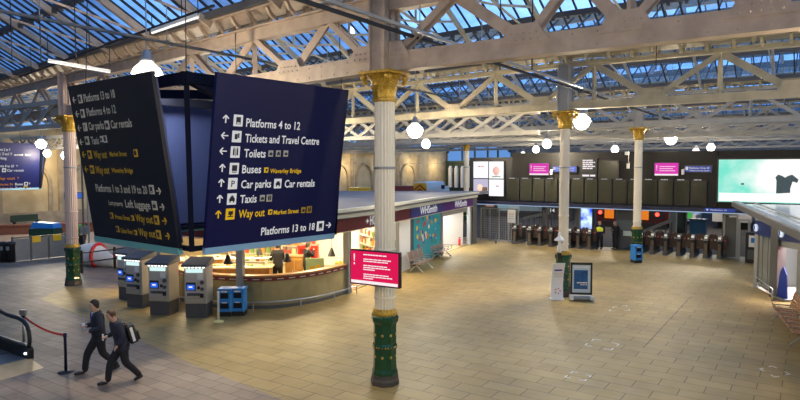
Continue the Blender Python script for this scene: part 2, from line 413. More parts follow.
# edge girder through the left column row (offset)
ZR, ZS = 12.2, 9.35      # ridge, springing
def build_bay(k):        # bay between truss k-1 and k
    t0, t1 = (k-1)*SP+.45, k*SP-.45; tm = (t0+t1)/2
    a, b = srange(t1) if k > 0 else (-42, 14)
    a2 = srange(max(t0, 0))[0]; a = min(a, a2) if k > 0 else a
    a = snap(a, 3.2); b = snap(b, 3.2)+3.2
    for q0, q1 in ((b, 76.8), (SL, a)):  # unseen opaque slabs added past the glazing to hold back sky light
        if q1-q0 > .5: struct(MB().beam(RW(q0, (t0+t1)/2, ZS+.1), RW(q1, (t0+t1)/2, ZS+.1), SP, .15, up=(0, 0, 1)).build('ceiling', mat('sky_block_boards', (.20, .15, .10), .8)))
    root = MB()
    P = RW
    for te in (t0, t1):
        for q0, q1 in pieces(a, b): root.add([P(q0, te, ZS), P(q1, te, ZS), P(q1, tm, ZR), P(q0, tm, ZR)], [(0, 1, 2, 3)])
    r = struct(root.build('ceiling', M_glass))
    m = MB(); s = a
    up = V.cross(U)
    while s <= b:
        m.beam(P(s, t1, ZS-.03), P(s, tm, ZR-.03), .05, .07); m.beam(P(s, t0, ZS-.03), P(s, tm, ZR-.03), .05, .07)
        s += .53 if k < 2 else .8
    m.build('glazing_bar', M_bar, r)
    for fr in (0.03, .36, .68):
        for side, te in ((0, t0), (1, t1)):
            tt = te+(tm-te)*fr; z = ZS+(ZR-ZS)*fr-.16; q = MB()
            for q0, q1 in pieces(a, b): q.beam(P(q0, tt, z), P(q1, tt, z), .14, .18)
            if k in (0, 1) and fr > .1:
                s = a
                while s < b: q.box(P(s+.26, tt, z-.12), (.10, .16, .14), VA); s += .53
            q.build('purlin', M_purl, r)
    q = MB()
    for q0, q1 in pieces(a, b): q.beam(P(q0, tm, ZR-.15), P(q1, tm, ZR-.15), .2, .35)
    q.build('ridge_beam', M_cream, r)
    s = a; mm = M_iron if k <= 0 else M_cream if k == 1 else M_pale
    while s <= b+.01:
        for te in (t0, t1): MB().beam(P(s, te, ZS-.30), P(s, tm, ZR-.35), .10, .20).build('rafter', mm, r)
        if k > 1 and int(round(s/3.2)) % 2: s += 3.2; continue
        q = MB(); q.beam(P(s, t0, ZS-.2), P(s, tm, ZS+.55), .05, .06); q.beam(P(s, t1, ZS-.2), P(s, tm, ZS+.55), .05, .06)
        q.beam(P(s, tm, ZS+.5), P(s, tm, ZR-.3), .06, .06)
        for te in (t0, t1):
            h_ = te+(tm-te)*.5; q.beam(P(s, tm, ZS+.55), P(s, h_, (ZS+ZR)/2-.35), .06, .08)
        q.build('tie_rod', mm, r)
        s += 3.2
    return r
for k in range(-1, 8): build_bay(k)

# ------------------------------------------------------------------ COLUMNS
def leaf(m, a, r0, z0, h, out_, wd):
    # an acanthus leaf curling outward
    pts = []
    for i in range(6):
        f = i/5; rr = r0+out_*(f**2.2); z = z0+h*math.sin(f*PI*.56)/math.sin(PI*.5)
        ww = wd*(math.sin(PI*(.25+.68*f)))
        pts.append((rr, z, ww))
    vs = []; fs = []
    ca, sa = math.cos(a), math.sin(a)
    for rr, z, ww in pts:
        for e, dr in ((-1, -.012), (0, .02), (1, -.012)):
            x, y = rr+dr, e*ww/2; vs.append((x*ca-y*sa, x*sa+y*ca, z))
        for e, dr in ((1, -.04), (-1, -.04)):
            x, y = rr+dr, e*ww/2*.7; vs.append((x*ca-y*sa, x*sa+y*ca, z-.01))
    n = 5
    for i in range(5):
        for j in range(n): fs.append((i*n+j, i*n+(j+1) % n, (i+1)*n+(j+1) % n, (i+1)*n+j))
    fs.append(tuple(range(n))); fs.append(tuple(25+j for j in range(n)))
    m.add(vs, fs)
def make_column(label, loc, near=False, shaft=M_shaft, r=.245, upper=M_pale, short=False):
    c = thing('iron_column', label, 'column', loc, UA, 'iron columns of the concourse')
    n = 8
    MB().lathe([(.335, 0), (.335, .10), (.315, .16), (.315, .24)], n=n, rz=PI/8).build('plinth', M_plinth, c)
    g = MB().lathe([(.305, .24), (.305, .30), (.28, .36), (.268, .55), (.268, .82), (.288, .86), (.288, .92), (.268, .96), (.268, 1.36), (.28, 1.42), (.315, 1.48), (.325, 1.58), (.29, 1.62)], n=n, rz=PI/8)
    g.build('base', M_green, c)
    b = MB()
    for i in range(n):
        a = 2*PI*(i+.5)/n-PI/8+PI/8
        for z in (.66, 1.17):
            x, y = .25*math.cos(a), .25*math.sin(a); b.ball((x, y, z), .032, 8, (1, 1, 1.25))
            for q in range(4): b.ball((x*1.0, y*1.0, z+(.07 if q % 2 else -.07)), .013, 5)
        for q in (-.08, 0, .08):
            b.ball((.272*math.cos(a)-q*math.sin(a), .272*math.sin(a)+q*math.cos(a), .89), .02, 5)
    b.build('boss', M_gold, c, True)
    MB().lathe([(.28, 1.60), (.30, 1.64), (.28, 1.70), (.265, 1.72), (.265, 1.76)], n=20).build('ring', M_gold, c, True)
    # fluted shaft
    N = 20; prof = []; m = MB(); vs = []; fs = []; zs = [1.76, 6.52]; M2 = N*4
    for z in zs:
        for i in range(M2):
            a = 2*PI*i/M2; rr = r*(1-.06*(i % 4 in (1, 2, 3))-.03*(i % 4 == 2)); vs.append((rr*math.cos(a), rr*math.sin(a), z))
    for i in range(M2): fs.append((i, (i+1) % M2, M2+(i+1) % M2, M2+i))
    m.add(vs, fs); m.build('shaft', shaft, c)
    for z in (2.02, 4.98, 3.12): MB().lathe([(r+.005, z-.03), (r+.015, z-.02), (r+.015, z+.02), (r+.005, z+.03)], n=24).build('band', shaft if z != 4.98 else M_grym, c)
    k = MB().lathe([(.24, 6.46), (.28, 6.48), (.28, 6.54), (.24, 6.56), (.25, 6.75), (.32, 6.95), (.40, 7.05), (.36, 7.08)], n=20)
    for i in range(8): leaf(k, 2*PI*i/8, .24, 6.55, .26, .14, .19)
    for i in range(8): leaf(k, 2*PI*(i+.5)/8, .26, 6.70, .32, .16, .22)
    for i in range(4):
        a = PI/4+i*PI/2
        k.ball((.47*math.cos(a), .47*math.sin(a), 6.99), .085, 8)
        k.ball((.43*math.cos(a), .43*math.sin(a), 6.88), .05, 6)
    k.box((0, 0, 7.10), (.84, .84, .06)); k.build('capital', M_gold, c)
    # riveted stanchion up to the gutter
    u = MB()
    for sx_ in (-1, 1):
        u.box((sx_*.20, 0, 8.0), (.05, .50, 1.74)); u.box((0, sx_*.20, 8.0), (.16, .06, 1.74))
        u.box((sx_*.27, -.20, 8.0), (.10, .04, 1.74)); u.box((sx_*.27, .20, 8.0), (.10, .04, 1.74))
    if near:
        for i in range(15):
            for x, y in ((-.27, -.23), (.27, -.23), (-.23, .12), (-.23, -.12), (-.06, -.24), (.06, -.24)): u.ball((x, y, 7.25+i*.115), .02, 6)
    u.build('stanchion', upper, c)
    return c
cs = make_column('nearest cast iron column with green base, gold capital and pink screen', W(0, 0), True, M_shaft, .232, M_iron)
make_column('cream iron column rising behind the two poster stands', W(.11, SP), False, M_shaft, .185)
make_column('cream iron column with a blue bin at its green base', W(.14, 2*SP), False, M_shaft, .21)
lc = G(73.5, 285)
make_column('pinkish iron column with green base on the grey paving at left', lc, True, M_pink, .235, M_pink)
ls, lt = st(lc)
make_column('distant cream column beyond the shop roof beside the lit posters', W(ls, lt+3*SP), False, M_shaft, .23)
for k in (1, 2): make_column('iron column hidden inside the row behind the hanging sign', W(ls, lt+k*SP), False, M_shaft, .23)['label'] = ['', 'iron column behind the big hanging sign, near the shop', 'iron column behind the nearest column, far along the left row'][k]
# longitudinal girder between the left columns and its lattice
def lattice(label, p, q, zb, zt, step, m_, group=None, w_=.16):
    d = (q-p); L = d.length; d.normalize(); r = thing('lattice_girder', label, 'girder', Vector((p.x, p.y, zb)), math.atan2(d.y, d.x), group)
    MB().box((L/2, 0, 0), (L, w_*1.6, .2)).build('bottom_chord', m_, r); MB().box((L/2, 0, zt-zb), (L, w_*1.6, .2)).build('top_chord', m_, r)
    n = int(L/step)
    for i in range(min(n, 60)):
        x0 = i*step
        MB().beam((x0, -.03, .05), (x0+step, -.03, zt-zb-.05), .06, w_).beam((x0+step, .04, .05), (x0, .04, zt-zb-.05), .06, w_).build('lattice_bar', m_, r)
    return r
lattice('pale lattice girder between the left iron column and stone wall', W(SL+.6, lt), W(ls-.4, lt), 6.75, 7.75, 1.6, M_pale)
lattice('pale lattice girder behind the left hanging sign, further from the camera', W(SL+.6, lt+SP), W(ls+16, lt+SP), 6.5, 7.4, 1.3, M_pale)
lattice('low pale lattice girder above the departure boards', W(-24, 25.6), W(26, 25.6), 6.75, 7.45, 1.3, M_pale)
lattice('pale lattice girder running beyond the departure boards', W(-30, 33), W(40, 33), 6.9, 7.7, 1.5, M_pale)
lattice('far pale lattice girder before the end wall', W(-12, 52), W(50, 52), 6.8, 7.9, 1.8, M_pale)

# cable trays along the hall
def tray(px, py, z, t0, t1, off, label):
    p = G(px, py, z); s, t = st(p); r = thing('cable_tray', label, 'cable tray', W(s, 0, z), UA)
    for i, o in enumerate((0, off)):
        MB().box(((t0+t1)/2, -o, 0), (t1-t0, .075, .06)).build('conduit', M_bar if i == 0 else M_grym, r)
    m = MB(); x = t0
    while x < t1: m.box((x, -off/2, .05), (.05, off+.2, .03)); m.box((x, -off/2, (ZG-z)/2), (.015, .015, ZG-z-.1)); x += SP/4
    m.build('hanger', M_grym, r)
tray(384, 27, 7.82, -9, 34, .36, 'twin dark cable trays running away past the nearest column top')
tray(100, 30, 8.0, -8, 40, .0, 'dark conduit running along the roof at upper left')
def rodlamp(a, b, lab):
    r = thing('batten_light', lab, 'light', a)
    d = b-a; MB().beam((0, 0, 0), d, .07, .07).build('housing', M_white, r)
    MB().beam(Vector((0, 0, -.05)), d+Vector((0, 0, -.05)), .045, .03).build('tube', glow('tube_glow', (1, .97, .9), 1.3), r)
    MB().beam((0, 0, 0), (0, 0, 8.7-a.z), .015, .015).beam(d, d+Vector((0, 0, 8.7-b.z)), .015, .015).build('hanger', M_bar, r)
rodlamp(G(48, 60, 8.0), G(110, 71, 7.9), 'long white batten light left of the bright pendant lamp')
rodlamp(G(152, 31, 8.3), G(198, 15, 8.3), 'white batten light above the bright pendant lamp')

p, q = G(20, 79, 8.3), G(214, 9.5, 8.3); r = thing('lighting_track', 'thin dark lighting track crossing the upper left under the glass roof', 'track', p)
MB().beam((0, 0, .08), q-p+Vector((0, 0, .08)), .05, .05).build('rail', M_bar, r)
for f_ in (.1, .5, .9): d = (q-p)*f_; MB().beam((d.x, d.y, .1), (d.x, d.y, 1.0), .015, .015).build('hanger', M_bar, r)
for i, (px, z) in enumerate(((12, 7.6), (41, 7.5), (76, 7.7), (500, 7.4), (532, 7.2), (656, 7.3))):
    p = G(px, 60 if px < 100 else 70, z); MB().beam((0, 0, 0), (0, 0, 9.4-z), .02, .02).build('hanging_cable', M_bar, None, loc=p); o = C.objects[-1] if 0 else bpy.data.objects[[x.name for x in C.objects if x.name.startswith('hanging_cable')][-1]]
    tag(o, ['thin dark cable hanging at the far upper left', 'thin dark cable hanging second from the left', 'thin dark cable hanging left of the dazzling lamp', 'thin dark cable hanging left of the column of the poster stands', 'thin dark cable hanging just before the column of the poster stands', 'thin dark cable hanging before the column with the blue bin'][i], 'cable', 'hanging cables under the roof')

# ------------------------------------------------------------------ PENDANT LAMPS (the light of the hall)
M_bulb = glow('lamp_globe', (1, .95, .85), 22)
def make_lamp(label, p, power=1.0, sz=1.0, top=9.6):
    ss_, tt_ = st(p); u_ = ((tt_-sh(ss_)) % SP); top = 8.9 if u_ < .5 or u_ > SP-.5 else ZS+(ZR-ZS)*(1-abs(u_-SP/2)/(SP/2-.45))
    r = thing('pendant_lamp', label, 'lamp', p, 0, 'bright pendant lamps')
    MB().lathe([(.05, .38), (.09, .36), (.12, .22), (.17, .16), (.17, .12)], n=14).build('ballast', M_grym, r, True)
    MB().lathe([(.12, .13), (.17, .07), (.26*sz, -.06), (.31*sz, -.20), (.27*sz, -.22)], n=18).build('refractor', glow('lamp_dome', (1, .95, .86), 3.0), r, True)
    MB().ball((0, 0, -.22), .25*sz, 20, (1, 1, .95)).build('bulb', M_bulb, r, True)  # globe drawn oversize, its shape stands in for glare
    MB().beam((0, 0, .36), (0, 0, top-p.z), .02, .02).build('rod', M_grym, r)
    ld = bpy.data.lights.new('lamp_light', 'POINT'); ld.energy = LAMP_W*power; ld.color = LAMP_COL; ld.shadow_soft_size = .2
    lo = bpy.data.objects.new('light', ld); C.objects.link(lo); lo.parent = r; lo.location = (0, 0, -.55)
    return r
lamps = [(147, 66, 7.45, 'large dazzling lamp directly above the left sign panel', 1.2), (415, 126, 6.7, 'bright lamp just right of the nearest column capital', 1.3), (582, 117, 7.0, 'brightest lamp beside the column behind the poster stands', 1.4),
 (547, 141, 6.6, 'lamp above the left pink screen of the departure boards', 1), (536, 147, 6.6, 'small lamp left of the lamp above the left pink screen', .8), (523, 153, 6.4, 'smallest lamp near the lit poster screens', .8),
 (426, 141, 6.6, 'faint small lamp over the shop roof', .8), (671, 136, 6.8, 'bright lamp right of the column with the blue bin', 1.2), (615, 147, 6.5, 'lamp over the middle of the departure boards', 1),
 (696, 150, 6.3, 'lower lamp left of the green advertising screen', .8), (711, 145, 6.6, 'lamp next to the green advertising screen corner', 1),
 (41, 141, 6.7, 'upper of two bright lamps beside the left hanging sign', 1.2), (47, 151, 6.2, 'lower of two bright lamps beside the left hanging sign', 1), (65, 153, 6.0, 'small lamp just left of the pinkish column', .5)]
for px, py, z, lab, pw in lamps: make_lamp(lab, G(px, py, z), pw, 1.2 if pw > 1 else 1.0)
# unseen lamps added for fill light, beyond the frame and behind the sign
for i, (x, y, z, pw) in enumerate([(7.8, 8.5, 7.0, 1.0), (-2.6, 5.0, 7.0, .75), (1, -4, 7.0, 1.0), (-11, 3, 7.2, .35), (16.5, 15.5, 7.0, 1.2), (16, 3, 7.0, 1.0), (-9, 27, 7.0, .9), (-4.6, 31, 7.0, .8)]):
    make_lamp('added pendant lamp out of view, giving fill light' if i < 6 else 'added pendant lamp giving fill light, hidden behind the large hanging sign', Vector((x, y, z)), pw, 1)
# added lights with no known source, brightening the far stone wall
for i, (t_) in enumerate((16, 31, 46, 60, 70, 78, 86)):
    p = W(SL+2.2, t_, 5.6); r = thing('wall_fill_light', 'added light brightening the sandstone wall, on an arm', 'lamp', p, 0, 'added wall lights')
    MB().box((0, 0, 0), (.3, .3, .15)).build('housing', M_grym, r); MB().beam((0, 0, 0), -V*2.2, .05, .05).build('arm', M_grym, r)
    ld = bpy.data.lights.new('wall_fill', 'POINT'); ld.energy = 420; ld.color = (1, .78, .42); ld.shadow_soft_size = .1
    lo = bpy.data.objects.new('light', ld); C.objects.link(lo); lo.parent = r; lo.location = (0, 0, -.25)

# ------------------------------------------------------------------ HANGING DIRECTION SIGN
M_frame = mat('sign_frame', (.004, .006, .016), .85, spec=.1)
M_backp = mat('sign_inner', (.022, .036, .12), .4)
def rows(panel, m4, w_, lines, dim):
    pass
SGN = (-4.348, 14.738, .684, 3.551, 2.374, .147, 3.349, 6.809)
def arrow(m, x, z, s, kind):
    d = {'up': (0, 1), 'left': (-1, 0), 'right': (1, 0)}[kind]; q = (-d[1], d[0]); t = s*.14
    def b(p0, p1): m.beam((x+p0[0], -.012, z+p0[1]), (x+p1[0], -.012, z+p1[1]), t, .012, up=(0, 1, 0))
    tip = (d[0]*s/2, d[1]*s/2); b((-d[0]*s/2, -d[1]*s/2), tip)
    for sg in (-1, 1): b(tip, (tip[0]-d[0]*s*.42+q[0]*sg*s*.42, tip[1]-d[1]*s*.42+q[1]*sg*s*.42))
def icon(par, x, z, s, kind, m_, dark):
    i = MB(); i.box((x, -.008, z), (s, .012, s*1.08)); o = i.build('pictogram', m_, par)
    g = MB()
    def b(cx, cz, w_, h_): g.box((x+cx*s, -.018, z+cz*s), (w_*s, .01, h_*s))
    if kind == 'train': b(0, .08, .5, .5); b(0, -.32, .5, .06); b(-.2, -.25, .06, .15); b(.2, -.25, .06, .15)
    elif kind == 'taxi': b(0, -.05, .62, .28); b(0, .16, .4, .2); b(0, .32, .2, .08); b(-.2, -.26, .12, .14); b(.2, -.26, .12, .14)
    elif kind == 'toilet': b(-.2, 0, .16, .6); b(.2, 0, .16, .6); b(0, 0, .04, .8); b(-.2, .38, .1, .1); b(.2, .38, .1, .1)
    elif kind == 'bus': b(0, .05, .56, .56); b(0, -.34, .5, .08)
    elif kind == 'p': lettering('P', o, x-.2*s, z-.3*s, .4*s, .6*s, dark, -.02, 'letter')
    elif kind == 'ticket': b(-.1, 0, .3, .5); b(.18, .1, .15, .45)
    elif kind == 'bag': b(0, -.08, .6, .4); b(0, .2, .25, .1)
    elif kind == 'exit': b(0, .12, .5, .35); b(0, -.22, .6, .1); b(0, -.02, .12, .3)
    elif kind == 'car': b(0, -.05, .62, .28); b(0, .16, .4, .2); b(-.2, -.26, .12, .14); b(.2, -.26, .12, .14)
    if g.v: g.build('symbol', dark, o)
M_ink = mat('sign_ink', (.01, .01, .03), .5)
def make_sign(center, label, texts, simple=False):
    cx, cy, yaw, w_, R_, tl, z0, z1 = SGN; hh = z1-z0
    # local frame: +X is the right-facing panel's outward normal rotated by yaw
    r = thing('hanging_sign', label, 'sign', (center[0], center[1], z0), -yaw, 'four-sided hanging direction signs')
    # directions in local space: right panel faces +X, front-left panel faces -Y, rear ones face -X and +Y
    e = math.sin(tl)*hh/2
    for idx, (nx, ny) in enumerate(((1, 0), (0, -1), (-1, 0), (0, 1))):
        pm = MB(); pm.box((0, .04, 0), (w_, .08, hh/math.cos(tl)*.985)); 
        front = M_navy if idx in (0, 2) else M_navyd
        p = pm.build('panel', front, r)
        # panel frame: x along width, -y outward; tilt so the top leans out
        n3 = Vector((nx*math.cos(tl), ny*math.cos(tl), -math.sin(tl)))
        xax = Vector((-ny, nx, 0)); zax = xax.cross(-n3)
        Mx = Matrix((xax, -n3, zax)).transposed().to_4x4(); Mx.translation = Vector((nx*R_, ny*R_, hh/2)); p.matrix_local = Mx
        MB().box((0, .03, -hh/2-.02), (w_, .10, .13)).build('lower_edge', M_blueb if idx == 0 else M_teal, p)
        MB().box((0, .125, 0), (w_-.12, .05, hh-.25)).box((0, .16, 0), (.06, .04, hh-.3)).build('inner_face', M_backp, p)
        if idx in texts:
            pw = (r.matrix_basis @ Mx)
            inv = pw.inverted()
            nw = pw.to_3x3() @ Vector((0, -1, 0))
            def loc(px, py):
                q = onplane(px, py, pw.translation, nw); return inv @ q
            for row in texts[idx]:
                for it in row:
                    if it[0] == 'T':
                        _, body, x0, x1, y0, y1, hgt, m_ = it
                        a_ = loc(x0, y0); b_ = loc(x1, y1); lettering(body, p, a_.x, (a_.z+b_.z)/2-hgt/2, max(.05, b_.x-a_.x), hgt, m_, -.008)
                    elif it[0] == 'A':
                        q = loc(it[2], it[3]); m = MB(); arrow(m, q.x, q.z, .15, it[1]); m.build('arrow', it[4], p)
                    elif it[0] == 'I':
                        q = loc(it[2], it[3]); icon(p, q.x, q.z, it[5] if len(it) > 5 else (.21 if idx == 0 else .17), it[1], it[4], M_ink)
    # corner posts, top frame and suspension
    c0 = R_-.28
    for sx_ in (-1, 1):
        for sy in (-1, 1):
            MB().beam((sx_*c0*.93, sy*c0*.93, .0), (sx_*c0, sy*c0, hh-.05), .10, .10).build('corner_post', M_frame, r)
    t = MB(); q = c0+.1
    for sx_, sy in ((1, 0), (0, 1)):
        for k in (-1, 1): t.beam((-q if sx_ else k*c0, k*c0 if sx_ else -q, hh-.12), (q if sx_ else k*c0, k*c0 if sx_ else q, hh-.12), .12, .22)
    t.beam((-c0, -c0, hh-.1), (c0, c0, hh-.1), .12, .2).beam((-c0, c0, hh-.1), (c0, -c0, hh-.1), .12, .2)
    t.build('top_frame', M_frame, r)
    b = MB(); q = c0*.93
    for k in (-1, 1): b.beam((-q, k*q, .05), (q, k*q, .05), .08, .10); b.beam((k*q, -q, .05), (k*q, q, .05), .08, .10)
    b.build('lower_frame', M_frame, r)
    for sx_ in (-1, 1):
        for sy in (-1, 1): MB().beam((sx_*c0, sy*c0, hh-.05), (sx_*c0*.97, sy*c0*.97, 8.9-z0), .018, .018).build('suspension_rod', M_bar, r)
    return r
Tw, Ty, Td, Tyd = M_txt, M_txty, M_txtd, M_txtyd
RIGHT = [
 [('A', 'up', 225.5, 119, Tw), ('I', 'train', 238, 120.5, Tw), ('T', 'Platforms 4 to 12', 246, 300, 122.5, 125.8, .165, Tw)],
 [('A', 'left', 224.5, 135.5, Tw), ('I', 'ticket', 236.5, 136.5, Tw), ('T', 'Tickets and Travel Centre', 245, 319, 138, 141, .165, Tw)],
 [('A', 'left', 223, 151, Tw), ('I', 'toilet', 235, 152, Tw), ('T', 'Toilets', 244, 265.5, 153, 153.5, .165, Tw), ('I', 'bag', 270.5, 153.5, Td, .12), ('I', 'taxi', 278, 153.5, Td, .12), ('I', 'bag', 285.5, 153.5, Td, .12)],
 [('A', 'up', 222, 168, Tw), ('I', 'bus', 234, 168.5, Tw), ('T', 'Buses', 242, 261, 169, 169, .165, Tw), ('I', 'exit', 266, 170, Ty, .10), ('T', 'Waverley Bridge', 270, 301, 170.5, 171, .095, Ty)],
 [('A', 'up', 221, 183, Tw), ('I', 'p', 232.5, 183.5, Tw), ('T', 'Car parks', 241, 271, 183.5, 184, .165, Tw), ('I', 'car', 277.5, 183.5, Tw, .19), ('T', 'Car rentals', 284.5, 314.5, 183.5, 183, .165, Tw)],
 [('A', 'up', 219.5, 199, Tw), ('I', 'taxi', 231.5, 199, Tw), ('T', 'Taxis', 240, 256.5, 198.8, 198.5, .165, Tw), ('I', 'bag', 262, 198, Td, .12), ('I', 'toilet', 269, 198, Td, .14)],
 [('A', 'up', 218, 214.5, Ty), ('I', 'exit', 230, 214, Ty), ('T', 'Way out', 238.5, 264.5, 213.5, 212.5, .165, Ty), ('I', 'exit', 270, 212, Ty, .10), ('T', 'Market Street', 273.5, 298.5, 212, 211, .095, Ty), ('I', 'bag', 303, 210, Tyd, .12), ('I', 'toilet', 309, 209.5, Tyd, .14)],
 [('T', 'Platforms 13 to 18', 261, 314.5, 231, 226.5, .165, Tw), ('I', 'train', 320, 226, Tw), ('A', 'right', 328, 225, Tw)]]
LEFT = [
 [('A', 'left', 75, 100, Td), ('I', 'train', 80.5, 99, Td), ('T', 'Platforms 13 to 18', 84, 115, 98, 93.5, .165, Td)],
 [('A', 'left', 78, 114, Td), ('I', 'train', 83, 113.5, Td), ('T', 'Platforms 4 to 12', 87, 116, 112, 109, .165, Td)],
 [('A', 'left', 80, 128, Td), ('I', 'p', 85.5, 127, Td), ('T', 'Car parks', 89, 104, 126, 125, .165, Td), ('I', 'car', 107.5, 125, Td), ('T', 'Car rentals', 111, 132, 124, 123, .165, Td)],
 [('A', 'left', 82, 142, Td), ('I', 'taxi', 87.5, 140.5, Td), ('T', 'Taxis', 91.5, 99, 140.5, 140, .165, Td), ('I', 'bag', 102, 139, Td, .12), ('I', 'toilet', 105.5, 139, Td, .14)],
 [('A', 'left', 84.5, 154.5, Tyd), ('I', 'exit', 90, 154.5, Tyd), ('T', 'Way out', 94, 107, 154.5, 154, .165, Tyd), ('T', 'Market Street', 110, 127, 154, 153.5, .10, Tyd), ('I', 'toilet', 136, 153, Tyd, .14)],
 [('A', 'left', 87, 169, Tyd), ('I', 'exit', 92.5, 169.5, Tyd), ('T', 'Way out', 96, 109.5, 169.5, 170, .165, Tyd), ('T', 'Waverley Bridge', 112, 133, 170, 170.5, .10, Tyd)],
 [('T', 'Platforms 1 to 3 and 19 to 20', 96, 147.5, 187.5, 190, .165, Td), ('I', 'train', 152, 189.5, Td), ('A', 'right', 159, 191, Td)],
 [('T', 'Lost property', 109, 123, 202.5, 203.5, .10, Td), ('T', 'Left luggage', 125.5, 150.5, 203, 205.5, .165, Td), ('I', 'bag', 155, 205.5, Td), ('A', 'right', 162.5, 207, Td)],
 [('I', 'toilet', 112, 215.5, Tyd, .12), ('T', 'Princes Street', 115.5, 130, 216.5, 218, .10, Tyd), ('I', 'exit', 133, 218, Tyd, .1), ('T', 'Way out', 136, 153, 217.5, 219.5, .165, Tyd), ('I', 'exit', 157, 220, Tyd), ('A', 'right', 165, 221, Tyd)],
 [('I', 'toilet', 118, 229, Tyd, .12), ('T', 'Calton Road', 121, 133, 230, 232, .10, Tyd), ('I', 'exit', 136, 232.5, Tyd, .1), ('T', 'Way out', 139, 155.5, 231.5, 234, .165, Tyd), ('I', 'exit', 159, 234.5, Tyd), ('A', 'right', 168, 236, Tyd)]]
make_sign((SGN[0], SGN[1]), 'large navy hanging sign listing platforms, tickets, toilets and way out', {0: RIGHT, 1: LEFT})
To = glow('orange_lettering', (.8, .3, .03), .6)
FARS = [[('T', 'Platform 2 to 3', -6, 10, 149.5, 149.5, .20, Tw)], [('T', 'Platforms 4, 13 and 19', -12, 12, 153.5, 154, .20, Tw), ('T', 'and 20', 14, 31, 154.5, 155, .11, Td)], [('T', 'Car parking', -10, 6.5, 158, 158, .20, Tw)],
 [('T', 'Platforms 8 to 20', -8, 14, 166, 166, .18, Tw), ('A', 'up', 17, 166, Tw)], [('I', 'car', 4, 170.2, Tw, .26), ('T', 'Car rentals', 7, 24, 170.3, 170.3, .18, Tw)],
 [('T', 'Way out', -6, 15, 178.5, 178, .2, To), ('A', 'up', 18, 178, To)], [('T', 'Princes St', -4, 13, 184.5, 184, .16, To), ('T', 'Buses', 15, 23, 184, 184, .18, Tw), ('I', 'bus', 26, 183.8, Tw, .26), ('A', 'up', 29.5, 183.6, Tw)],
 [('T', 'Market St', -4, 13, 188.5, 188, .16, To), ('T', 'Taxis', 15, 22, 188, 188, .18, Tw), ('I', 'exit', 25.5, 187.8, Ty, .26), ('A', 'right', 29.5, 187.6, To)]]
make_sign((-30.6, 47.5), 'navy hanging sign at the left edge of the picture, farther off', {0: FARS})

# ------------------------------------------------------------------ pink information screen on the nearest column
def flat(par, name, m_, x0, x1, z0, z1, y=-.01, th=.01):
    return MB().box(((x0+x1)/2, y, (z0+z1)/2), (x1-x0, th, z1-z0)).build(name, m_, par)
def scribble(par, m_, x0, x1, z, h_, n=5, y=-.02):
    m = MB(); x = x0; rnd = random.Random(int(abs(x0*977+z*131+x1*53)*100))
    while x < x1:
        l = min(x1-x, (x1-x0)/n*rnd.uniform(.6, 1.3)); m.box((x+l/2, y, z), (l*.86, .006, h_)); x += l
    return m.build('text_line', m_, par)
a = AT(350, 266, 13.75); b = AT(399.5, 271, 13.1); d = b-a; wd = Vector((d.x, d.y, 0)).length
scr = thing('information_screen', 'pink information screen with white text fixed to the nearest column', 'screen', ((a+b)/2), math.atan2(d.y, d.x))
hz = .39
MB().box((0, .05, 0), (wd, .10, hz*2)).build('housing', M_black, scr, bevel=.01)
pk = flat(scr, 'display', glow('pink_screen', (.80, .012, .10), .92), -wd/2+.03, wd/2-.03, -hz+.03, hz-.03, -.004, .01)
wl = glow('white_on_screen', (1, .92, .95), .95)
flat(pk, 'white_strip', wl, -wd/2+.04, wd/2-.04, -hz+.035, -hz+.10, -.013, .006)
lettering('!', pk, -wd/2+.11, .06, .035, .24, wl, -.014)
for i, (z, x1) in enumerate(((.30, .33), (.20, .44), (.155, .36), (.06, .34), (.015, .42), (-.03, .02), (-.135, .38), (-.18, .47), (-.225, -.02))):
    scribble(pk, wl, -.28, x1, z-.01, .021 if i else .024, 7, -.012)
MB().box((.1, .16, 0), (.3, .14, .2)).box((.1, .22, .0), (.5, .06, .5)).build('bracket', M_grym, scr)

# ------------------------------------------------------------------ LEFT SHOP BUILDING
ctrl = [Vector((-13.5, 34, 0)), Vector((-11.6, 29.0, 0)), Vector((-10.2, 25.6, 0)), Vector((-7.9, 22.6, 0)), Vector((-5.5, 21.55, 0)), Vector((-3.65, 22.1, 0)), Vector((-2.1, 24.25, 0)), Vector((0.05, 29.2, 0)), Vector((2.2, 34.5, 0)), Vector((4.55, 39.9, 0)), Vector((5.0, 41.0, 0))]
FC = []
for i in range(1, len(ctrl)-2):
    p0, p1, p2, p3 = ctrl[i-1:i+3]
    for k in range(12):
        t = k/12; FC.append(.5*((2*p1)+(-p0+p2)*t+(2*p0-5*p1+4*p2-p3)*t*t+(-p0+3*p1-3*p2+p3)*t**3))
FC.append(ctrl[-2])
cum = [0]
for p, q in zip(FC, FC[1:]): cum.append(cum[-1]+(q-p).length)
def fc(d):
    d = max(0, min(cum[-1]-1e-4, d))
    for i in range(len(FC)-1):
        if cum[i+1] >= d:
            f_ = (d-cum[i])/(cum[i+1]-cum[i]); return FC[i].lerp(FC[i+1], f_)
def fnorm(d): t = (fc(d+.15)-fc(d-.15)).normalized(); return Vector((t.y, -t.x, 0))
def fpx(px):
    lo, hi = 4.0, cum[-1]
    for _ in range(40):
        mid = (lo+hi)/2; p = fc(mid); x = 400+FPX*p.x/(p.y*math.cos(TH)+H*math.sin(TH))
        if x < px: lo = mid
        else: hi = mid
    return lo
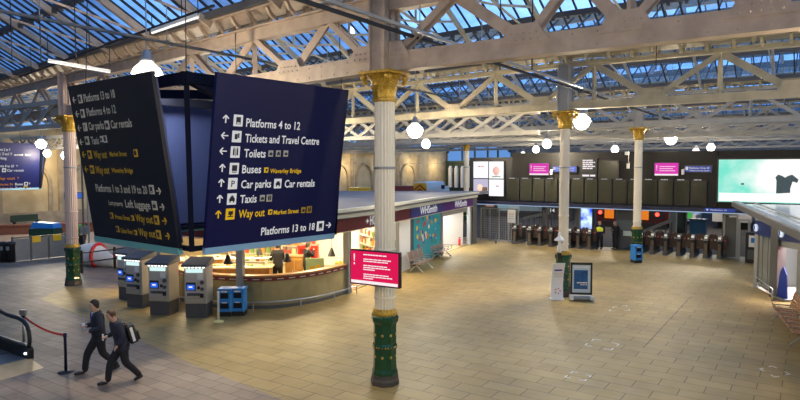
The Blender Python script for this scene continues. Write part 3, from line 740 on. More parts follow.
def strip(d0, d1, off0, off1, z0, z1, n=None):
    m = MB(); n = n or max(2, int((d1-d0)/.35)); vs = []; fs = []
    for i in range(n+1):
        d = d0+(d1-d0)*i/n; p = fc(d); q = fnorm(d)
        for o_, z in ((off0, z0), (off1, z0), (off1, z1), (off0, z1)): v = p+q*o_; vs.append((v.x, v.y, z))
    for i in range(n):
        for k in range(4): fs.append((i*4+k, i*4+(k+1) % 4, (i+1)*4+(k+1) % 4, (i+1)*4+k))
    fs += [(0, 1, 2, 3), (n*4+3, n*4+2, n*4+1, n*4)]
    m.add(vs, fs); return m
shop = thing('shop_building', 'flat-roofed shop building with maroon and purple fascia left of the concourse', 'shop', (-4, 32, 0))
SO = Vector((-4, 32, 0))
def sb(m, name, mt, par=shop, smooth=False):
    m.v = [(v[0]-SO.x, v[1]-SO.y, v[2]) for v in m.v]; return m.build(name, mt, par, smooth)
E1 = cum[-1]
outl = []
for i in range(61):
    d = E1*i/60; p = fc(d)+fnorm(d)*.55; outl.append((p.x, p.y))
roofpoly = outl+[(6.1, 42.3), (-15, 42.3)]
sb(MB().prism(roofpoly, 3.22, 3.36), 'roof', M_roofk)
sb(strip(0, E1, .42, .60, 3.30, 3.42), 'roof_edge', M_lip)
sb(strip(0, E1, .25, .50, 3.06, 3.20), 'canopy_lip', M_lip)
sb(strip(0, E1, .12, .40, 3.20, 3.24), 'soffit', M_grym)
d400, d440, d470 = fpx(407.5), fpx(440.5), fpx(469)
M_maroon = mat('maroon_fascia', (.10, .010, .018), .35); M_purp = mat('purple_fascia', (.065, .012, .16), .35); M_navf = mat('blue_fascia', (.02, .03, .20), .35)
f1 = sb(strip(0, d400, .0, .16, 2.50, 3.06), 'fascia', M_maroon)
f2 = sb(strip(d400, d440, .0, .18, 2.50, 3.06), 'fascia', M_navf)
f3 = sb(strip(d440, E1, .0, .18, 2.50, 3.06), 'fascia', M_purp)
sb(strip(0, E1, .0, .19, 2.46, 2.50), 'fascia_trim', mat('trim_cream', (.55, .5, .4), .4))
def fascia_text(body, x0, x1, z, h_, mt, par):
    d0, d1 = fpx(x0), fpx(x1); p, q = fc(d0), fc(d1); n_ = fnorm((d0+d1)/2); L = (q-p).length
    me = text_mesh(body, L, h_); me.materials.append(mt); o = bpy.data.objects.new('lettering', me); C.objects.link(o); o.parent = par
    a_ = math.atan2(q.y-p.y, q.x-p.x); pp = p+n_*.20-SO; o.location = (pp.x, pp.y, z); o.rotation_euler.z = a_; return o
fascia_text('+', 362, 364.8, 2.64, .26, M_txt, f1); fascia_text('HOT FOOD', 366, 385, 2.58, .40, M_txt, f1)
fascia_text('WHSmith', 416.5, 433.5, 2.60, .38, M_txt, f2); fascia_text('WHSmith', 451.5, 463.5, 2.60, .38, M_txt, f3)
for x0, x1, par in () and ((408.5, 412.5, f2), (436, 439, f2), (444, 447, f3), (467, 469, f3)): fascia_text('-', x0, x1, 2.56, .5, M_txt, par)
# floor, back walls, ceiling
inn = [(fc(E1*i/60)-fnorm(E1*i/60)*.05)[:2] for i in range(61)]+[(4.4, 41.9), (-14.6, 41.9)]
sb(MB().prism(inn, 0, .03), 'shop_floor', mat('shop_floor_vinyl', (.34, .25, .13), .4))
sb(MB().prism(inn, 3.08, 3.20), 'shop_ceiling', M_white)
M_cw = mat('cream_wall', (.62, .52, .30), .6); M_ww = mat('white_wall', (.75, .75, .72), .6)
sb(MB().beam((-12.5, 32, 1.55), (-.5, 32.2, 1.55), .15, 3.0), 'inner_wall', M_cw)
pA = fc(fpx(398)); pB = Vector((-4.0, 31.8, 0))
sb(MB().beam((pA.x-.3, pA.y+.15, 1.55), (-5.2, 31.9, 1.55), .12, 3.0), 'inner_wall', M_ww)
sb(MB().beam((3.8, 41.6, 1.55), (-13.5, 41.6, 1.55), .15, 3.0), 'rear_wall', M_ww)
sb(MB().beam((-.5, 32.2, 1.55), (-3.5, 41.6, 1.55), .12, 3.0), 'inner_wall', M_ww)
# posts
for px in (242.5, 347.5, 397.5, 440.5, 469):
    d = fpx(px); p = fc(d); w_ = .12 if px in (397.5,) else .24
    if px == 242.5: d = fpx(241); p = fc(d)
    a_ = math.atan2(*(fnorm(d).yx)); sb(MB().box((p.x, p.y, 1.5), (w_, w_, 3.1), a_), 'post', M_grym)
sb(MB().box((4.75, 40.4, 1.5), (.35, .6, 3.1), VA), 'post', M_dgry)
# counter wall along the curved front
d1c = fpx(346); d0c = fpx(200)-2.5
sb(strip(d0c, d1c, -.05, .0, .12, .98), 'counter_panel', mat('frosted_counter', (.40, .33, .15), .08, spec=1, noise=.45, nscale=1.0))
sb(strip(d0c, d1c, -.06, .03, .98, 1.12), 'maroon_band', mat('maroon_band', (.16, .012, .015), .3))
sb(strip(d0c, d1c, -.30, .05, 1.12, 1.18), 'counter_top', M_wood)
sb(strip(d0c, d1c, -.08, .04, 0, .12), 'kick_plate', M_dgry)
dd = d0c+.6
while dd < d1c-.3:
    p = fc(dd)+fnorm(dd)*.045; t_ = (fc(dd+.1)-fc(dd-.1)).normalized()
    sb(MB().beam(p-t_*.12+Vector((0, 0, 1.05)), p+t_*.12+Vector((0, 0, 1.05)), .01, .035), 'band_text', M_txtd); dd += .42
# guard rail in front
m = MB(); pts = []
n = 40
for i in range(n+1):
    d = d0c+(d1c+.6-d0c)*i/n; pts.append(fc(d)+fnorm(d)*.42+Vector((0, 0, .32)))
gr = thing('guard_rail', 'low curved steel guard rail around the glass counter of the shop', 'rail', (pts[20].x, pts[20].y, 0))
OG = Vector((pts[20].x, pts[20].y, 0))
MB().tube([p-OG for p in pts], .028, 8).build('rail', M_steel, gr, True)
for i in range(2, n, 6): p = pts[i]-OG; MB().tube([(p.x, p.y, 0), (p.x, p.y, .32)], .02, 8).build('post', M_steel, gr)
# white wall, teal poster, white doorway
da, db = fpx(399), fpx(409.5)
sb(strip(da, db, -.04, .04, 0, 2.5), 'white_panel', M_ww)
da, db = fpx(409.5), fpx(440)
sb(strip(da, db, -.05, .03, 0, 2.5), 'frame', M_dgry)
dp0, dp1 = fpx(412.5), fpx(439); p, q = fc(dp0), fc(dp1); nn = fnorm((dp0+dp1)/2); L = (q-p).length
ps = thing('wall_poster', 'large teal poster with colourful spots on the shop front behind the seats', 'poster', Vector((p.x, p.y, 0))+nn*.06, math.atan2(q.y-p.y, q.x-p.x))
MB().box((L/2, 0, 1.3), (L, .03, 2.36)).build('sheet', mat('teal_print', (.008, .24, .30), .4, emit=(.01, .30, .36), es=.12), ps)
rnd = random.Random(4); cols = [(.7, .45, .05), (.5, .05, .08), (.1, .05, .4), (.75, .7, .6), (.05, .2, .1), (.7, .2, .05)]
pm_ = [mat('print%d' % i, c, .5) for i, c in enumerate(cols)]
for i in range(44):
    k = rnd.randrange(6); x = rnd.uniform(.25, L-.25); z = rnd.uniform(.9, 2.35); s_ = rnd.uniform(.05, .14)
    MB().lathe([(s_, -.004), (s_, .004)], n=10).build('printed_spot', pm_[k], ps, loc=(x, -.018-i*.0004, z)).rotation_euler = (PI/2, 0, 0)
# doorway interior of the second shop, brightly lit
MBd = strip(fpx(441), fpx(467), -.06, .02, 2.18, 2.5); sb(MBd, 'shutter_box', M_grym)
d_ = (fpx(441)+fpx(467))/2; p = fc(d_)-fnorm(d_)*2.6; a_ = math.atan2(*(fnorm(d_).yx))
sb(MB().beam(fc(fpx(441))-fnorm(d_)*2.6+Vector((0, 0, 1.4)), fc(fpx(467.5))-fnorm(d_)*.35+Vector((0, 0, 1.4)), .1, 2.7), 'inner_wall', M_ww)
sb(MB().beam(fc(fpx(442))-fnorm(d_)*.2+Vector((0, 0, 1.4)), fc(fpx(442))-fnorm(d_)*2.7+Vector((0, 0, 1.4)), .1, 2.7), 'inner_wall', M_ww)
pq = fc(fpx(447))-fnorm(d_)*1.0
fr = thing('display_stand', 'white display stand with dark logo sheet inside the bright doorway', 'stand', (pq.x, pq.y, .03), a_+PI/2)
MB().box((0, 0, .8), (.7, .12, 1.6)).build('board', M_white, fr); MB().box((0, -.07, 1.25), (.36, .02, .36)).box((0, -.08, 1.25), (.22, .02, .22)).build('sheet', M_grym, fr); MB().box((0, 0, .03), (.8, .4, .06)).build('foot', M_grym, fr)
pq = fc(fpx(464))-fnorm(d_)*.30
fr = thing('fire_extinguisher', 'small red fire extinguisher in the bright shop doorway', 'extinguisher', (pq.x, pq.y, .03))
MB().lathe([(.01, 0), (.075, .01), (.075, .4), (.05, .46), (.02, .5)], n=12).build('cylinder', M_red, fr, True); MB().box((0, 0, .52), (.12, .04, .05)).build('handle', M_black, fr)
for i, z in enumerate((1.5, 1.85, 2.1)):
    pass
# ceiling lights inside the shops (real lamps of the shop)
def ceil_light(x, y, pw, col=(1, .78, .45), sz=1.2):
    r = thing('shop_light', 'flat ceiling light inside the lit shop', 'light', (x, y, 3.05), .3, 'shop ceiling lights')
    MB().box((0, 0, 0), (sz, .35, .05)).build('casing', M_white, r); 
    ld = bpy.data.lights.new('a', 'AREA'); ld.shape = 'RECTANGLE'; ld.size = sz; ld.size_y = .3; ld.energy = pw; ld.color = col
    o = bpy.data.objects.new('light', ld); C.objects.link(o); o.parent = r; o.location = (0, 0, -.04)
for x, y in ((-9, 25.5), (-6.2, 24), (-3.6, 25), (-7.5, 28.5), (-4, 28.5), (-1.7, 29.3)): ceil_light(x, y, 210)
p = fc(d_)-fnorm(d_)*1.2; ceil_light(p.x, p.y, 420, (1, .97, .92))

# things in the food shop
def shelf_unit(x, y, rz, wdt, label, rowsn=5, per=9):
    r = thing('shelf_unit', label, 'shelves', (x, y, .03), rz, 'shelves in the food shop')
    MB().box((0, .18, 1.1), (wdt, .04, 2.2)).build('back_panel', M_ww, r)
    for sx_ in (-1, 1): MB().box((sx_*wdt/2, 0, 1.1), (.04, .4, 2.2)).build('side_panel', M_ww, r)
    for i in range(rowsn): MB().box((0, 0, .12+i*.42), (wdt, .38, .03)).build('shelf', M_ww, r)
    R_ = Matrix.Rotation(rz, 3, 'Z'); rn = random.Random(int(x*100))
    for i in range(rowsn):
        for k in range(per):
            lx = -wdt/2+.1+(wdt-.2)*k/(per-1); hh = rn.uniform(.18, .30); q = Vector((x, y, .03))+R_@Vector((lx, -.03, .135+i*.42))
            proto = PK[rn.randrange(len(PK))]; c = proto.copy(); C.objects.link(c); c.location = q; c.rotation_euler.z = rz; c.scale = (1, 1, hh/.25)
            c['label'] = 'small coloured packet on the '+label.split(' ', 0)[0] if 0 else 'small packet standing on '+label
PK = []
for nm, c in (('cream', (.75, .62, .32)), ('red', (.55, .08, .04)), ('orange', (.75, .32, .05)), ('white', (.78, .78, .74)), ('green', (.2, .35, .08)), ('brown', (.3, .13, .04))):
    m = MB().box((0, 0, .12), (.17, .12, .24)).box((0, 0, .245), (.13, .03, .03)); o = m.build('food_packet', mat('packet_'+nm, c, .5)); tag(o, 'x', 'packet', 'packets on the shop shelves'); PK.append(o)
shelf_unit(-4.9, 31.3, .0, 2.2, 'the tall shelves left of the green poster board')
shelf_unit(-2.6, 30.7, -.75, 2.2, 'the tall shelves right of the green poster board')
shelf_unit(-7.6, 31.6, .0, 2.4, 'the tall shelves behind the food counter')
shelf_unit(-1.35, 28.3, -1.15, 2.0, 'the tall shelves nearest the shop window post')
for o in PK: bpy.data.objects.remove(o)
# food counter
fcn = thing('food_counter', 'wooden food counter with white trays of food behind the glass front', 'counter', (-7.0, 24.6, .03), .06)
MB().box((0, 0, .48), (3.6, .9, .96)).build('body', M_wood, fcn, bevel=.02); MB().box((0, 0, .99), (3.8, 1.1, .05)).build('worktop', M_cw, fcn)
MB().box((0, .1, 1.3), (3.4, .5, .03)).box((-1.6, .1, 1.15), (.03, .5, .3)).box((1.6, .1, 1.15), (.03, .5, .3)).box((0, .1, 1.15), (.03, .5, .3)).build('upper_shelf', M_ww, fcn)
rnd = random.Random(3)
for i in range(14):
    for j in (0, 1):
        x = -1.6+i*.25; z = 1.015 if j == 0 else 1.315; p = Vector((-7.0, 24.6, .03))+Matrix.Rotation(.06, 3, 'Z')@Vector((x, -.32 if j == 0 else .1, z))
        t = thing('food_tray', 'white tray of food on the wooden shop counter, ' + ('front row' if j == 0 else 'upper shelf'), 'tray', p, rnd.uniform(-.3, .3), 'trays of food on the shop counter')
        MB().box((0, 0, .015), (.22, .28, .03)).build('tray', M_white, t); m = MB()
        for q in range(4): m.ball((rnd.uniform(-.07, .07), rnd.uniform(-.09, .09), .06), .045, 6)
        m.build('food', [mat('pastry', (.6, .36, .1), .5), mat('bread', (.75, .62, .35), .5), mat('salad', (.25, .3, .08), .5)][rnd.randrange(3)], t)
fr = thing('food_counter', 'second wooden counter, further back in the food shop by the staff member', 'counter', (-9.1, 26.6, .03), .5)
MB().box((0, 0, .48), (2.6, .8, .96)).build('body', M_wood, fr, bevel=.02); MB().box((0, 0, 1.0), (2.7, .9, .05)).build('worktop', M_ww, fr)
cb = thing('serving_cabinet', 'honey coloured wooden cabinet beside the staff member in black', 'cabinet', (-4.45, 25.9, .03), .1)
MB().box((0, 0, .6), (.75, .6, 1.2)).build('body', mat('honey_wood', (.62, .34, .07), .4), cb, bevel=.01); MB().box((0, 0, 1.22), (.8, .65, .04)).build('top', M_wood, cb)
for k in (-.18, .18): d = MB().box((k, -.31, .6), (.32, .03, 1.0)).build('door', M_wood, cb); MB().box((k*.4, -.335, .6), (.02, .02, .15)).build('handle', M_steel, d)
cb = thing('drinks_fridge', 'red drinks display behind the wooden serving cabinet', 'fridge', (-4.1, 27.5, .03), 0)
MB().box((0, 0, .75), (.9, .6, 1.5)).build('body', mat('fridge_red', (.55, .03, .02), .35), cb, bevel=.02); MB().box((0, -.31, .8), (.7, .02, 1.1)).build('door', mat('dk_red', (.3, .02, .02), .2), cb)
cb = thing('poster_board', 'pale green free-standing poster board inside the food shop', 'sign', (-3.42, 24.6, .03), .1)
MB().box((0, 0, .72), (.72, .05, 1.2)).build('board', mat('pale_green', (.42, .60, .34), .5), cb); MB().box((-.12, -.03, .9), (.18, .01, .2)).box((.14, -.03, .95), (.18, .01, .2)).box((0, -.03, .75), (.4, .01, .08)).build('print', M_yel, cb); MB().box((0, 0, .05), (.8, .35, .1)).build('foot', M_grym, cb)
cb = thing('produce_table', 'low table heaped with yellow goods beside the shop window post', 'table', (-2.35, 26.5, .03), -.6)
MB().box((0, 0, .35), (1.1, .6, .7)).build('body', M_wood, cb)
for i in range(10):
    p = Vector((-2.35, 26.5, .03))+Matrix.Rotation(-.6, 3, 'Z')@Vector((-.4+(i % 5)*.2, -.12+.25*(i//5), .79)); o = MB().ball((0, 0, 0), .09, 8, (1, .8, 1)).build('melon', M_yel, None, True, p)
    tag(o, 'round yellow fruit heaped on the low table by the shop window post', 'fruit', 'yellow fruit on the low table')
for i, (px, py, Y) in enumerate(((228, 259, 22.9), (259.5, 252, 25), (287, 257, 23.8), (331.5, 252, 26))):
    p = AT(px, py, Y); r = thing('shop_pendant', ['black cone pendant over the food counter', 'black cone pendant left of the staff member in black', 'black cone pendant right of the staff member in black', 'black cone pendant above the yellow produce'][i], 'lamp', p, 0, 'black cone pendants in the shop')
    MB().lathe([(.17, -.18), (.16, -.14), (.07, .12), (.03, .18)], n=14).build('shade', M_black, r, True); MB().beam((0, 0, .15), (0, 0, 3.1-p.z), .012, .012).build('cord', M_black, r)

# ------------------------------------------------------------------ TICKET MACHINES
M_mbody = mat('machine_silver', (.50, .46, .38), .4, metal=.25); M_mdark = mat('machine_cap', (.085, .085, .09), .45)
M_scrb = glow('machine_screen', (.03, .14, .80), 1.0); M_head = glow('machine_header', (.62, .85, .85), 1.1); M_led = glow('led_white', (1, 1, 1), 3)
def make_machine():
    r = thing('ticket_machine', 'x', 'ticket machine', (0, 0, 0), 0, 'ticket machines in front of the food shop')
    MB().box((0, .04, .24), (.70, .62, .48)).build('plinth', M_mdark, r, bevel=.01)
    b = MB().box((0, .04, 1.12), (.74, .66, 1.28)).build('body', M_mbody, r, bevel=.015)
    m = MB(); m.add([(-.42, -.42, 1.72), (.42, -.42, 1.72), (.42, .42, 1.76), (-.42, .42, 1.76), (-.42, -.42, 1.80), (.42, -.42, 1.80), (.40, .40, 1.96), (-.40, .40, 1.96)], [(0, 3, 2, 1), (4, 5, 6, 7), (0, 1, 5, 4), (1, 2, 6, 5), (2, 3, 7, 6), (3, 0, 4, 7)])
    cp = m.build('canopy', M_mdark, r)
    for i in range(6): MB().box((-.3+i*.12, -.36, 1.705), (.06, .03, .04)).build('downlight', M_led, cp)
    MB().box((-.03, -.30, 1.58), (.56, .02, .13)).build('header_sign', M_head, r)
    fp = MB().box((-.02, -.305, 1.08), (.62, .02, .80)).build('front_panel', mat('machine_front', (.55, .52, .48), .35, metal=.2), r)
    sc = MB().add([(-.30, -.315, .92), (.02, -.315, .92), (.02, -.345, 1.16), (-.30, -.345, 1.16), (-.30, -.31, .90), (.02, -.31, .90), (.02, -.31, 1.20), (-.30, -.31, 1.20)], [(0, 1, 2, 3), (4, 7, 6, 5), (0, 4, 5, 1), (3, 2, 6, 7), (0, 3, 7, 4), (1, 5, 6, 2)])
    s = sc.build('screen', M_black, r)
    MB().box((-.14, -.338, 1.04), (.25, .02, .17)).build('display', M_scrb, s); MB().box((-.14, -.352, 1.05), (.12, .006, .05)).build('message', wl, s)
    MB().box((.17, -.32, 1.38), (.18, .02, .18)).build('notice', M_white, r)
    MB().box((.12, -.33, 1.02), (.08, .04, .10)).build('keypad', M_black, r)
    for z, q in ((1.20, .07), (.98, .06)): MB().lathe([(q, 0), (q, .03)], n=12).build('coin_unit', M_mdark, r, False, (.24, -.33, z)).rotation_euler.x = PI/2
    MB().box((-.05, -.33, .80), (.42, .05, .09)).build('ticket_tray', M_mdark, r)
    MB().box((.22, -.325, .76), (.12, .03, .14)).build('card_reader', M_black, r)
    MB().box((-.02, -.315, .60), (.55, .02, .14)).build('lower_panel', M_mbody, r)
    return r
mlab = ['ticket machine nearest the blue recycling bins', 'third ticket machine from the bins\' far end, second from the bins', 'third ticket machine from the blue bins, partly behind its neighbour', 'ticket machine farthest from the blue bins, mostly hidden']
mlab[1] = 'ticket machine second from the blue recycling bins, screen lit blue'
m0 = make_machine()
for i, (px, py, rz) in enumerate(((199, 316, -.02), (164, 313.5, -.16), (140.5, 306, -.36), (131, 298.5, -.50))):
    g = G(px, py)
    if i == 0: m0.location = g; m0.rotation_euler.z = rz; m0['label'] = mlab[0]
    else: dup(m0, g, rz, mlab[i])
# recycling bins
def make_bin():
    r = thing('recycling_bin', 'x', 'bin', (0, 0, 0), 0, 'blue recycling bins')
    MB().box((0, 0, .08), (.42, .42, .16)).build('base', M_black, r)
    MB().box((0, 0, .50), (.44, .44, .70)).build('body', M_bluep, r, bevel=.02)
    MB().box((0, 0, .90), (.47, .47, .08)).build('lid', M_bluep, r, bevel=.02)
    MB().box((0, -.225, .70), (.26, .02, .18)).build('opening', M_navyd, r); MB().box((0, -.226, .36), (.28, .02, .18)).build('panel', M_navyd, r)
    MB().box((0, -.232, .84), (.2, .012, .04)).box((0, -.238, .47), (.16, .012, .03)).build('label_strip', M_white, r)
    for k in (-.2, .2): MB().box((k, -.235, .45), (.02, .02, .6)).build('trim', mat('light_blue', (.1, .42, .75), .35), r)
    return r
b0 = make_bin(); g = G(226.5, 315); b0.location = g; b0['label'] = 'blue recycling bin next to the white stanchion post'
dup(b0, G(239.5, 314.5), 0, 'blue recycling bin right of its twin, under the shop post')
dup(b0, G(636.2, 262.5), .2, 'light blue recycling bin against the green base of the far column')
p = G(218.5, 322); r = thing('stanchion_post', 'white stanchion post with yellow round foot beside the bins', 'post', p)
MB().lathe([(.17, 0), (.17, .02), (.12, .05), (.04, .07)], n=18).build('foot', mat('pale_yellow', (.75, .66, .25), .5), r, True); MB().lathe([(.035, .05), (.035, .95), (.045, .97), (.03, 1.0)], n=10).build('pole', M_white, r, True)

# ------------------------------------------------------------------ BELT BARRIER
pA, pB = G(66, 372), Vector((-10.35, 16.75, 0))
r = thing('barrier_post', 'navy belt barrier post with red belt standing on grey paving', 'barrier', pA)
MB().lathe([(.19, 0), (.19, .015), (.05, .035), (.04, .04)], n=20).build('foot', M_black, r, True); MB().lathe([(.035, .03), (.035, .86), (.045, .87), (.045, .95), (.03, .97)], n=12).build('pole', mat('navy_pole', (.01, .015, .06), .35), r, True)
m = MB(); d = pB-pA; vs = []
for i in range(13): q = i/12; vs.append(d*q+Vector((0, 0, .91-.10*math.sin(PI*q))))
for a_, b_ in zip(vs, vs[1:]): m.beam(a_, b_, .006, .055)
m.build('belt', mat('red_belt', (.75, .04, .02), .5), r)
r = thing('barrier_post', 'silver topped barrier post behind the escalator end holding the red belt', 'barrier', pB)
MB().lathe([(.19, 0), (.19, .015), (.05, .035)], n=20).build('foot', M_black, r, True); MB().lathe([(.035, .03), (.035, .95)], n=12).build('pole', M_steel, r, True)
MB().box((0, 0, 1.02), (.16, .10, .14)).build('head', M_steel, r, bevel=.01); MB().box((.03, -.04, .90), (.10, .06, .08)).build('buckle', M_black, r)

# ------------------------------------------------------------------ ESCALATOR
es = thing('escalator', 'escalator end with black handrails and glass sides at the lower left', 'escalator', G(25, 359), VA)
def escal(y):
    L = 6.0; sl = .5
    prof = [(0.0, .28), (.02, .62), (-.10, .86), (-.35, .96), (-1.2, 1.0), (-2.0, 1.12), (-L, 1.12+(L-2)*sl)]
    # smooth newel
    c = [(.02, .30), (.07, .5), (.04, .70), (-.06, .86), (-.22, .95), (-.45, .99), (-1.1, 1.0), (-1.7, 1.08), (-2.2, 1.25), (-L, 1.25+(L-2.2)*sl)]
    MB().tube([(x, y, z) for x, z in c], .055, 8).build('handrail', M_black, es, True)
    gp = [(-.02, .34)]+[(x-.04, z-.05) for x, z in c[1:]]+[(-L, .2+(L-2.2)*sl), (-2.2, .30), (-.1, .26)]
    MB().xprism(gp, y-.006, y+.006).build('glass_side', M_sglass, es)
    sk = [(.10, 0), (.12, .24), (.04, .30), (-1.6, .30), (-2.2, .40), (-L, .35+(L-2.2)*sl), (-L, -.0+(L-2.2)*sl-.1), (-2.4, 0)]
    MB().xprism(sk, y-.07, y+.07).build('skirt', M_blk2, es)
    st_ = [(-.1, .31), (-1.6, .31), (-2.2, .41), (-L, .36+(L-2.2)*sl), (-L, .42+(L-2.2)*sl), (-2.2, .47), (-1.6, .36), (-.1, .36)]
    MB().xprism(st_, y-.03, y+.03).build('skirt_trim', M_steel, es)
escal(.1); escal(-1.25)
m = MB()
for i in range(14):
    x = -1.0-i*.40; z = 0.02 if i < 3 else .02+(i-2)*.2
    m.box((x, -.575, z/2+.01), (.40, 1.15, z+.02))
m.build('steps', mat('ribbed_steel', (.2, .2, .2), .35, metal=.8), es)
MB().box((-.45, -.575, .012), (1.0, 1.16, .02)).build('comb_plate', M_steel, es)
MB().box((.07, -.02, .16), (.05, .05, .05)).build('indicator', glow('cool_led', (.7, .85, 1), 3), es)
pl = [G(-14, 359), G(29, 357.5), G(44, 368), G(-8, 383)]
struct(MB().prism([(q.x, q.y) for q in pl], 0, .006).build('floor', mat('cream_plate', (.62, .42, .20), .4, noise=.15)))

# ------------------------------------------------------------------ PEOPLE
def skin_obj(name, verts, edges, radii, mt, parent, sub=2, smooth=True):
    me = bpy.data.meshes.new(name); me.from_pydata(verts, edges, []); o = bpy.data.objects.new(name, me); C.objects.link(o)
    sm = o.modifiers.new('s', 'SKIN'); ss = o.modifiers.new('u', 'SUBSURF'); ss.levels = sub; ss.render_levels = sub
    if not me.skin_vertices: me.update()
    for i, rr in enumerate(radii):
        me.skin_vertices[0].data[i].radius = rr if isinstance(rr, (tuple, list)) else (rr, rr)
    me.skin_vertices[0].data[0].use_root = True
    sm.use_smooth_shade = True
    dg = bpy.context.evaluated_depsgraph_get(); dg.update()
    n = bpy.data.meshes.new_from_object(o.evaluated_get(dg)); n.materials.clear(); n.materials.append(mt)
    n.polygons.foreach_set('use_smooth', [True]*len(n.polygons))
    bpy.data.objects.remove(o); q = bpy.data.objects.new(name, n); C.objects.link(q); q.parent = parent; n.name = name
    return q
def person(label, loc, rz, h=1.78, lean=.05, Rarm=((.26, .02, -.28), (.24, .10, -.50)), Larm=((-.26, .02, -.28), (-.24, .10, -.50)), legs='walk', top=None, trou=None, hair=None, vest=None, detail=True, shirt=False, group=None):
    # local frame: +Y is the way the figure faces, x to its right
    top = top or M_suit; trou = trou or M_trou; hair = hair or M_hair
    r = thing('person', label, 'person', loc, rz, group); k = h/1.78
    def P_(x, y, z): return (x*k, y*k, z*k)
    def ln(z): return lean*(z-.95)*1.2
    hipz = .93 if legs == 'walk' else .95
    if legs == 'walk':
        R_ = [(.09, .0, hipz-.05), (.10, .24, .50), (.10, .33, .10), (.10, .45, .045)]
        L_ = [(-.09, .0, hipz-.05), (-.10, -.04, .50), (-.10, -.36, .17), (-.10, -.30, .05)]
    else:
        R_ = [(.09, 0, hipz-.05), (.11, .03, .50), (.12, 0, .10), (.12, .13, .045)]
        L_ = [(-.09, 0, hipz-.05), (-.11, .02, .50), (-.12, -.02, .10), (-.12, .11, .045)]
    body = [(0, 0, hipz), (0, ln(1.1), 1.10), (0, ln(1.3), 1.28), (0, ln(1.42), 1.42), (0, ln(1.5)+.01, 1.50), (0, ln(1.6)+.04, 1.58), (0, ln(1.68)+.05, 1.66), (0, ln(1.74)+.045, 1.725)]
    br = [(.13, .10), (.12, .09), (.14, .10), (.12, .09), .066, .092, .108, .075]
    V_ = [P_(*q) for q in body]; E_ = [(i, i+1) for i in range(7)]; Rr = [tuple(x*k for x in q) if isinstance(q, tuple) else q*k for q in br]
    def chain(start, pts, rs):
        pi = start
        for q, rr in zip(pts, rs): V_.append(P_(*q)); Rr.append(rr*k); E_.append((pi, len(V_)-1)); pi = len(V_)-1
        return pi
    def arm(sx_, A):
        sh = (sx_*.185, ln(1.42), 1.43); el = (A[0][0], ln(1.2)+A[0][1], 1.43+A[0][2]); wr = (A[1][0], ln(1.2)+A[1][1], 1.43+A[1][2])
        return sh, el, wr
    ra, la = arm(1, Rarm), arm(-1, Larm)
    for A, sx_ in ((ra, 1), (la, -1)):
        w_ = chain(3, A, (.058, .045, .030))
        d = (Vector(A[2])-Vector(A[1])).normalized(); hnd = Vector(A[2])+d*.05; c_ = chain(w_, [tuple(hnd)], (.036,))
        if detail:
            x = d.cross(Vector((0, 0, 1)));  x = x.normalized() if x.length > .1 else Vector((1, 0, 0)); y = x.cross(d)
            for f_ in range(4):
                o_ = x*(-.03+.02*f_); l = (.07, .08, .075, .06)[f_]; a1 = hnd+o_+d*l*.5; a2 = hnd+o_+d*l*.8-y*.03; chain(c_, [tuple(a1), tuple(a2)], (.010, .009))
            chain(c_, [tuple(hnd-x*.045+d*.0), tuple(hnd-x*.055+d*.04-y*.015)], (.012, .010))
    for Lg in (R_, L_): chain(0, Lg[:3]+[Lg[3]], (.085, .055, .04, .03))
    # nose and ears grow from the head
    chain(6, [(0, ln(1.66)+.145, 1.655)], (.016,)); 
    for s_ in (-1, 1): chain(6, [(s_*.088, ln(1.66)+.04, 1.66)], (.018,))
    skin_obj('body', V_, E_, Rr, M_skin, r)
    # jacket
    jv = [P_(*q) for q in [(0, 0, hipz-.22), (0, 0, hipz), (0, ln(1.1), 1.10), (0, ln(1.28), 1.28), (0, ln(1.42), 1.42), (0, ln(1.52)+.005, 1.52)]]
    jr = [(.245*k, .185*k), (.225*k, .175*k), (.195*k, .155*k), (.225*k, .165*k), (.195*k, .145*k), (.10*k, .095*k)]
    je = [(i, i+1) for i in range(5)]
    for A in (ra, la):
        b_ = len(jv); we = Vector(A[1]).lerp(Vector(A[2]), 1.0)
        jv += [P_(*A[0]), P_(*Vector(A[0]).lerp(Vector(A[1]), .5)), P_(*A[1]), P_(*we)]; jr += [(.098*k,)*2, (.084*k,)*2, (.074*k,)*2, (.055*k,)*2]; je += [(4, b_), (b_, b_+1), (b_+1, b_+2), (b_+2, b_+3)]
    j = skin_obj('jacket', jv, je, jr, top, r)
    if vest:
        vv = [P_(0, ln(1.1), 1.02), P_(0, ln(1.25), 1.25), P_(0, ln(1.42), 1.43)]; skin_obj('vest', vv, [(0, 1), (1, 2)], [(.25*k, .20*k), (.27*k, .21*k), (.21*k, .17*k)], vest, r)
    tv = [P_(0, 0, hipz)]; te = []; tr_ = [(.14*k, .115*k)]
    for Lg in (R_, L_):
        b_ = len(tv); mid = [Lg[0], Lg[1], tuple(Vector(Lg[1]).lerp(Vector(Lg[2]), .5)), (Lg[2][0], Lg[2][1]-.02, Lg[2][2]-.06)]
        tv += [P_(*q) for q in mid]; tr_ += [(.125*k,)*2, (.095*k,)*2, (.080*k,)*2, (.075*k,)*2]; te += [(0, b_), (b_, b_+1), (b_+1, b_+2), (b_+2, b_+3)]
    skin_obj('trousers', tv, te, tr_, trou, r)
    for Lg in (R_, L_):
        h_ = Vector(P_(Lg[2][0], Lg[2][1], max(.05, Lg[2][2]-.06))); t_ = Vector(P_(Lg[3][0], Lg[3][1]+.10, Lg[3][2]))
        if legs == 'walk' and Lg is L_: h_ = Vector(P_(-.10, -.40, .13)); t_ = Vector(P_(-.10, -.22, .035))
        skin_obj('shoe', [tuple(h_-Vector((0, .03, 0))), tuple(h_.lerp(t_, .5)), tuple(t_)], [(0, 1), (1, 2)], [(.062*k, .055*k), (.058*k, .048*k), (.048*k, .036*k)], M_shoe, r, 1)
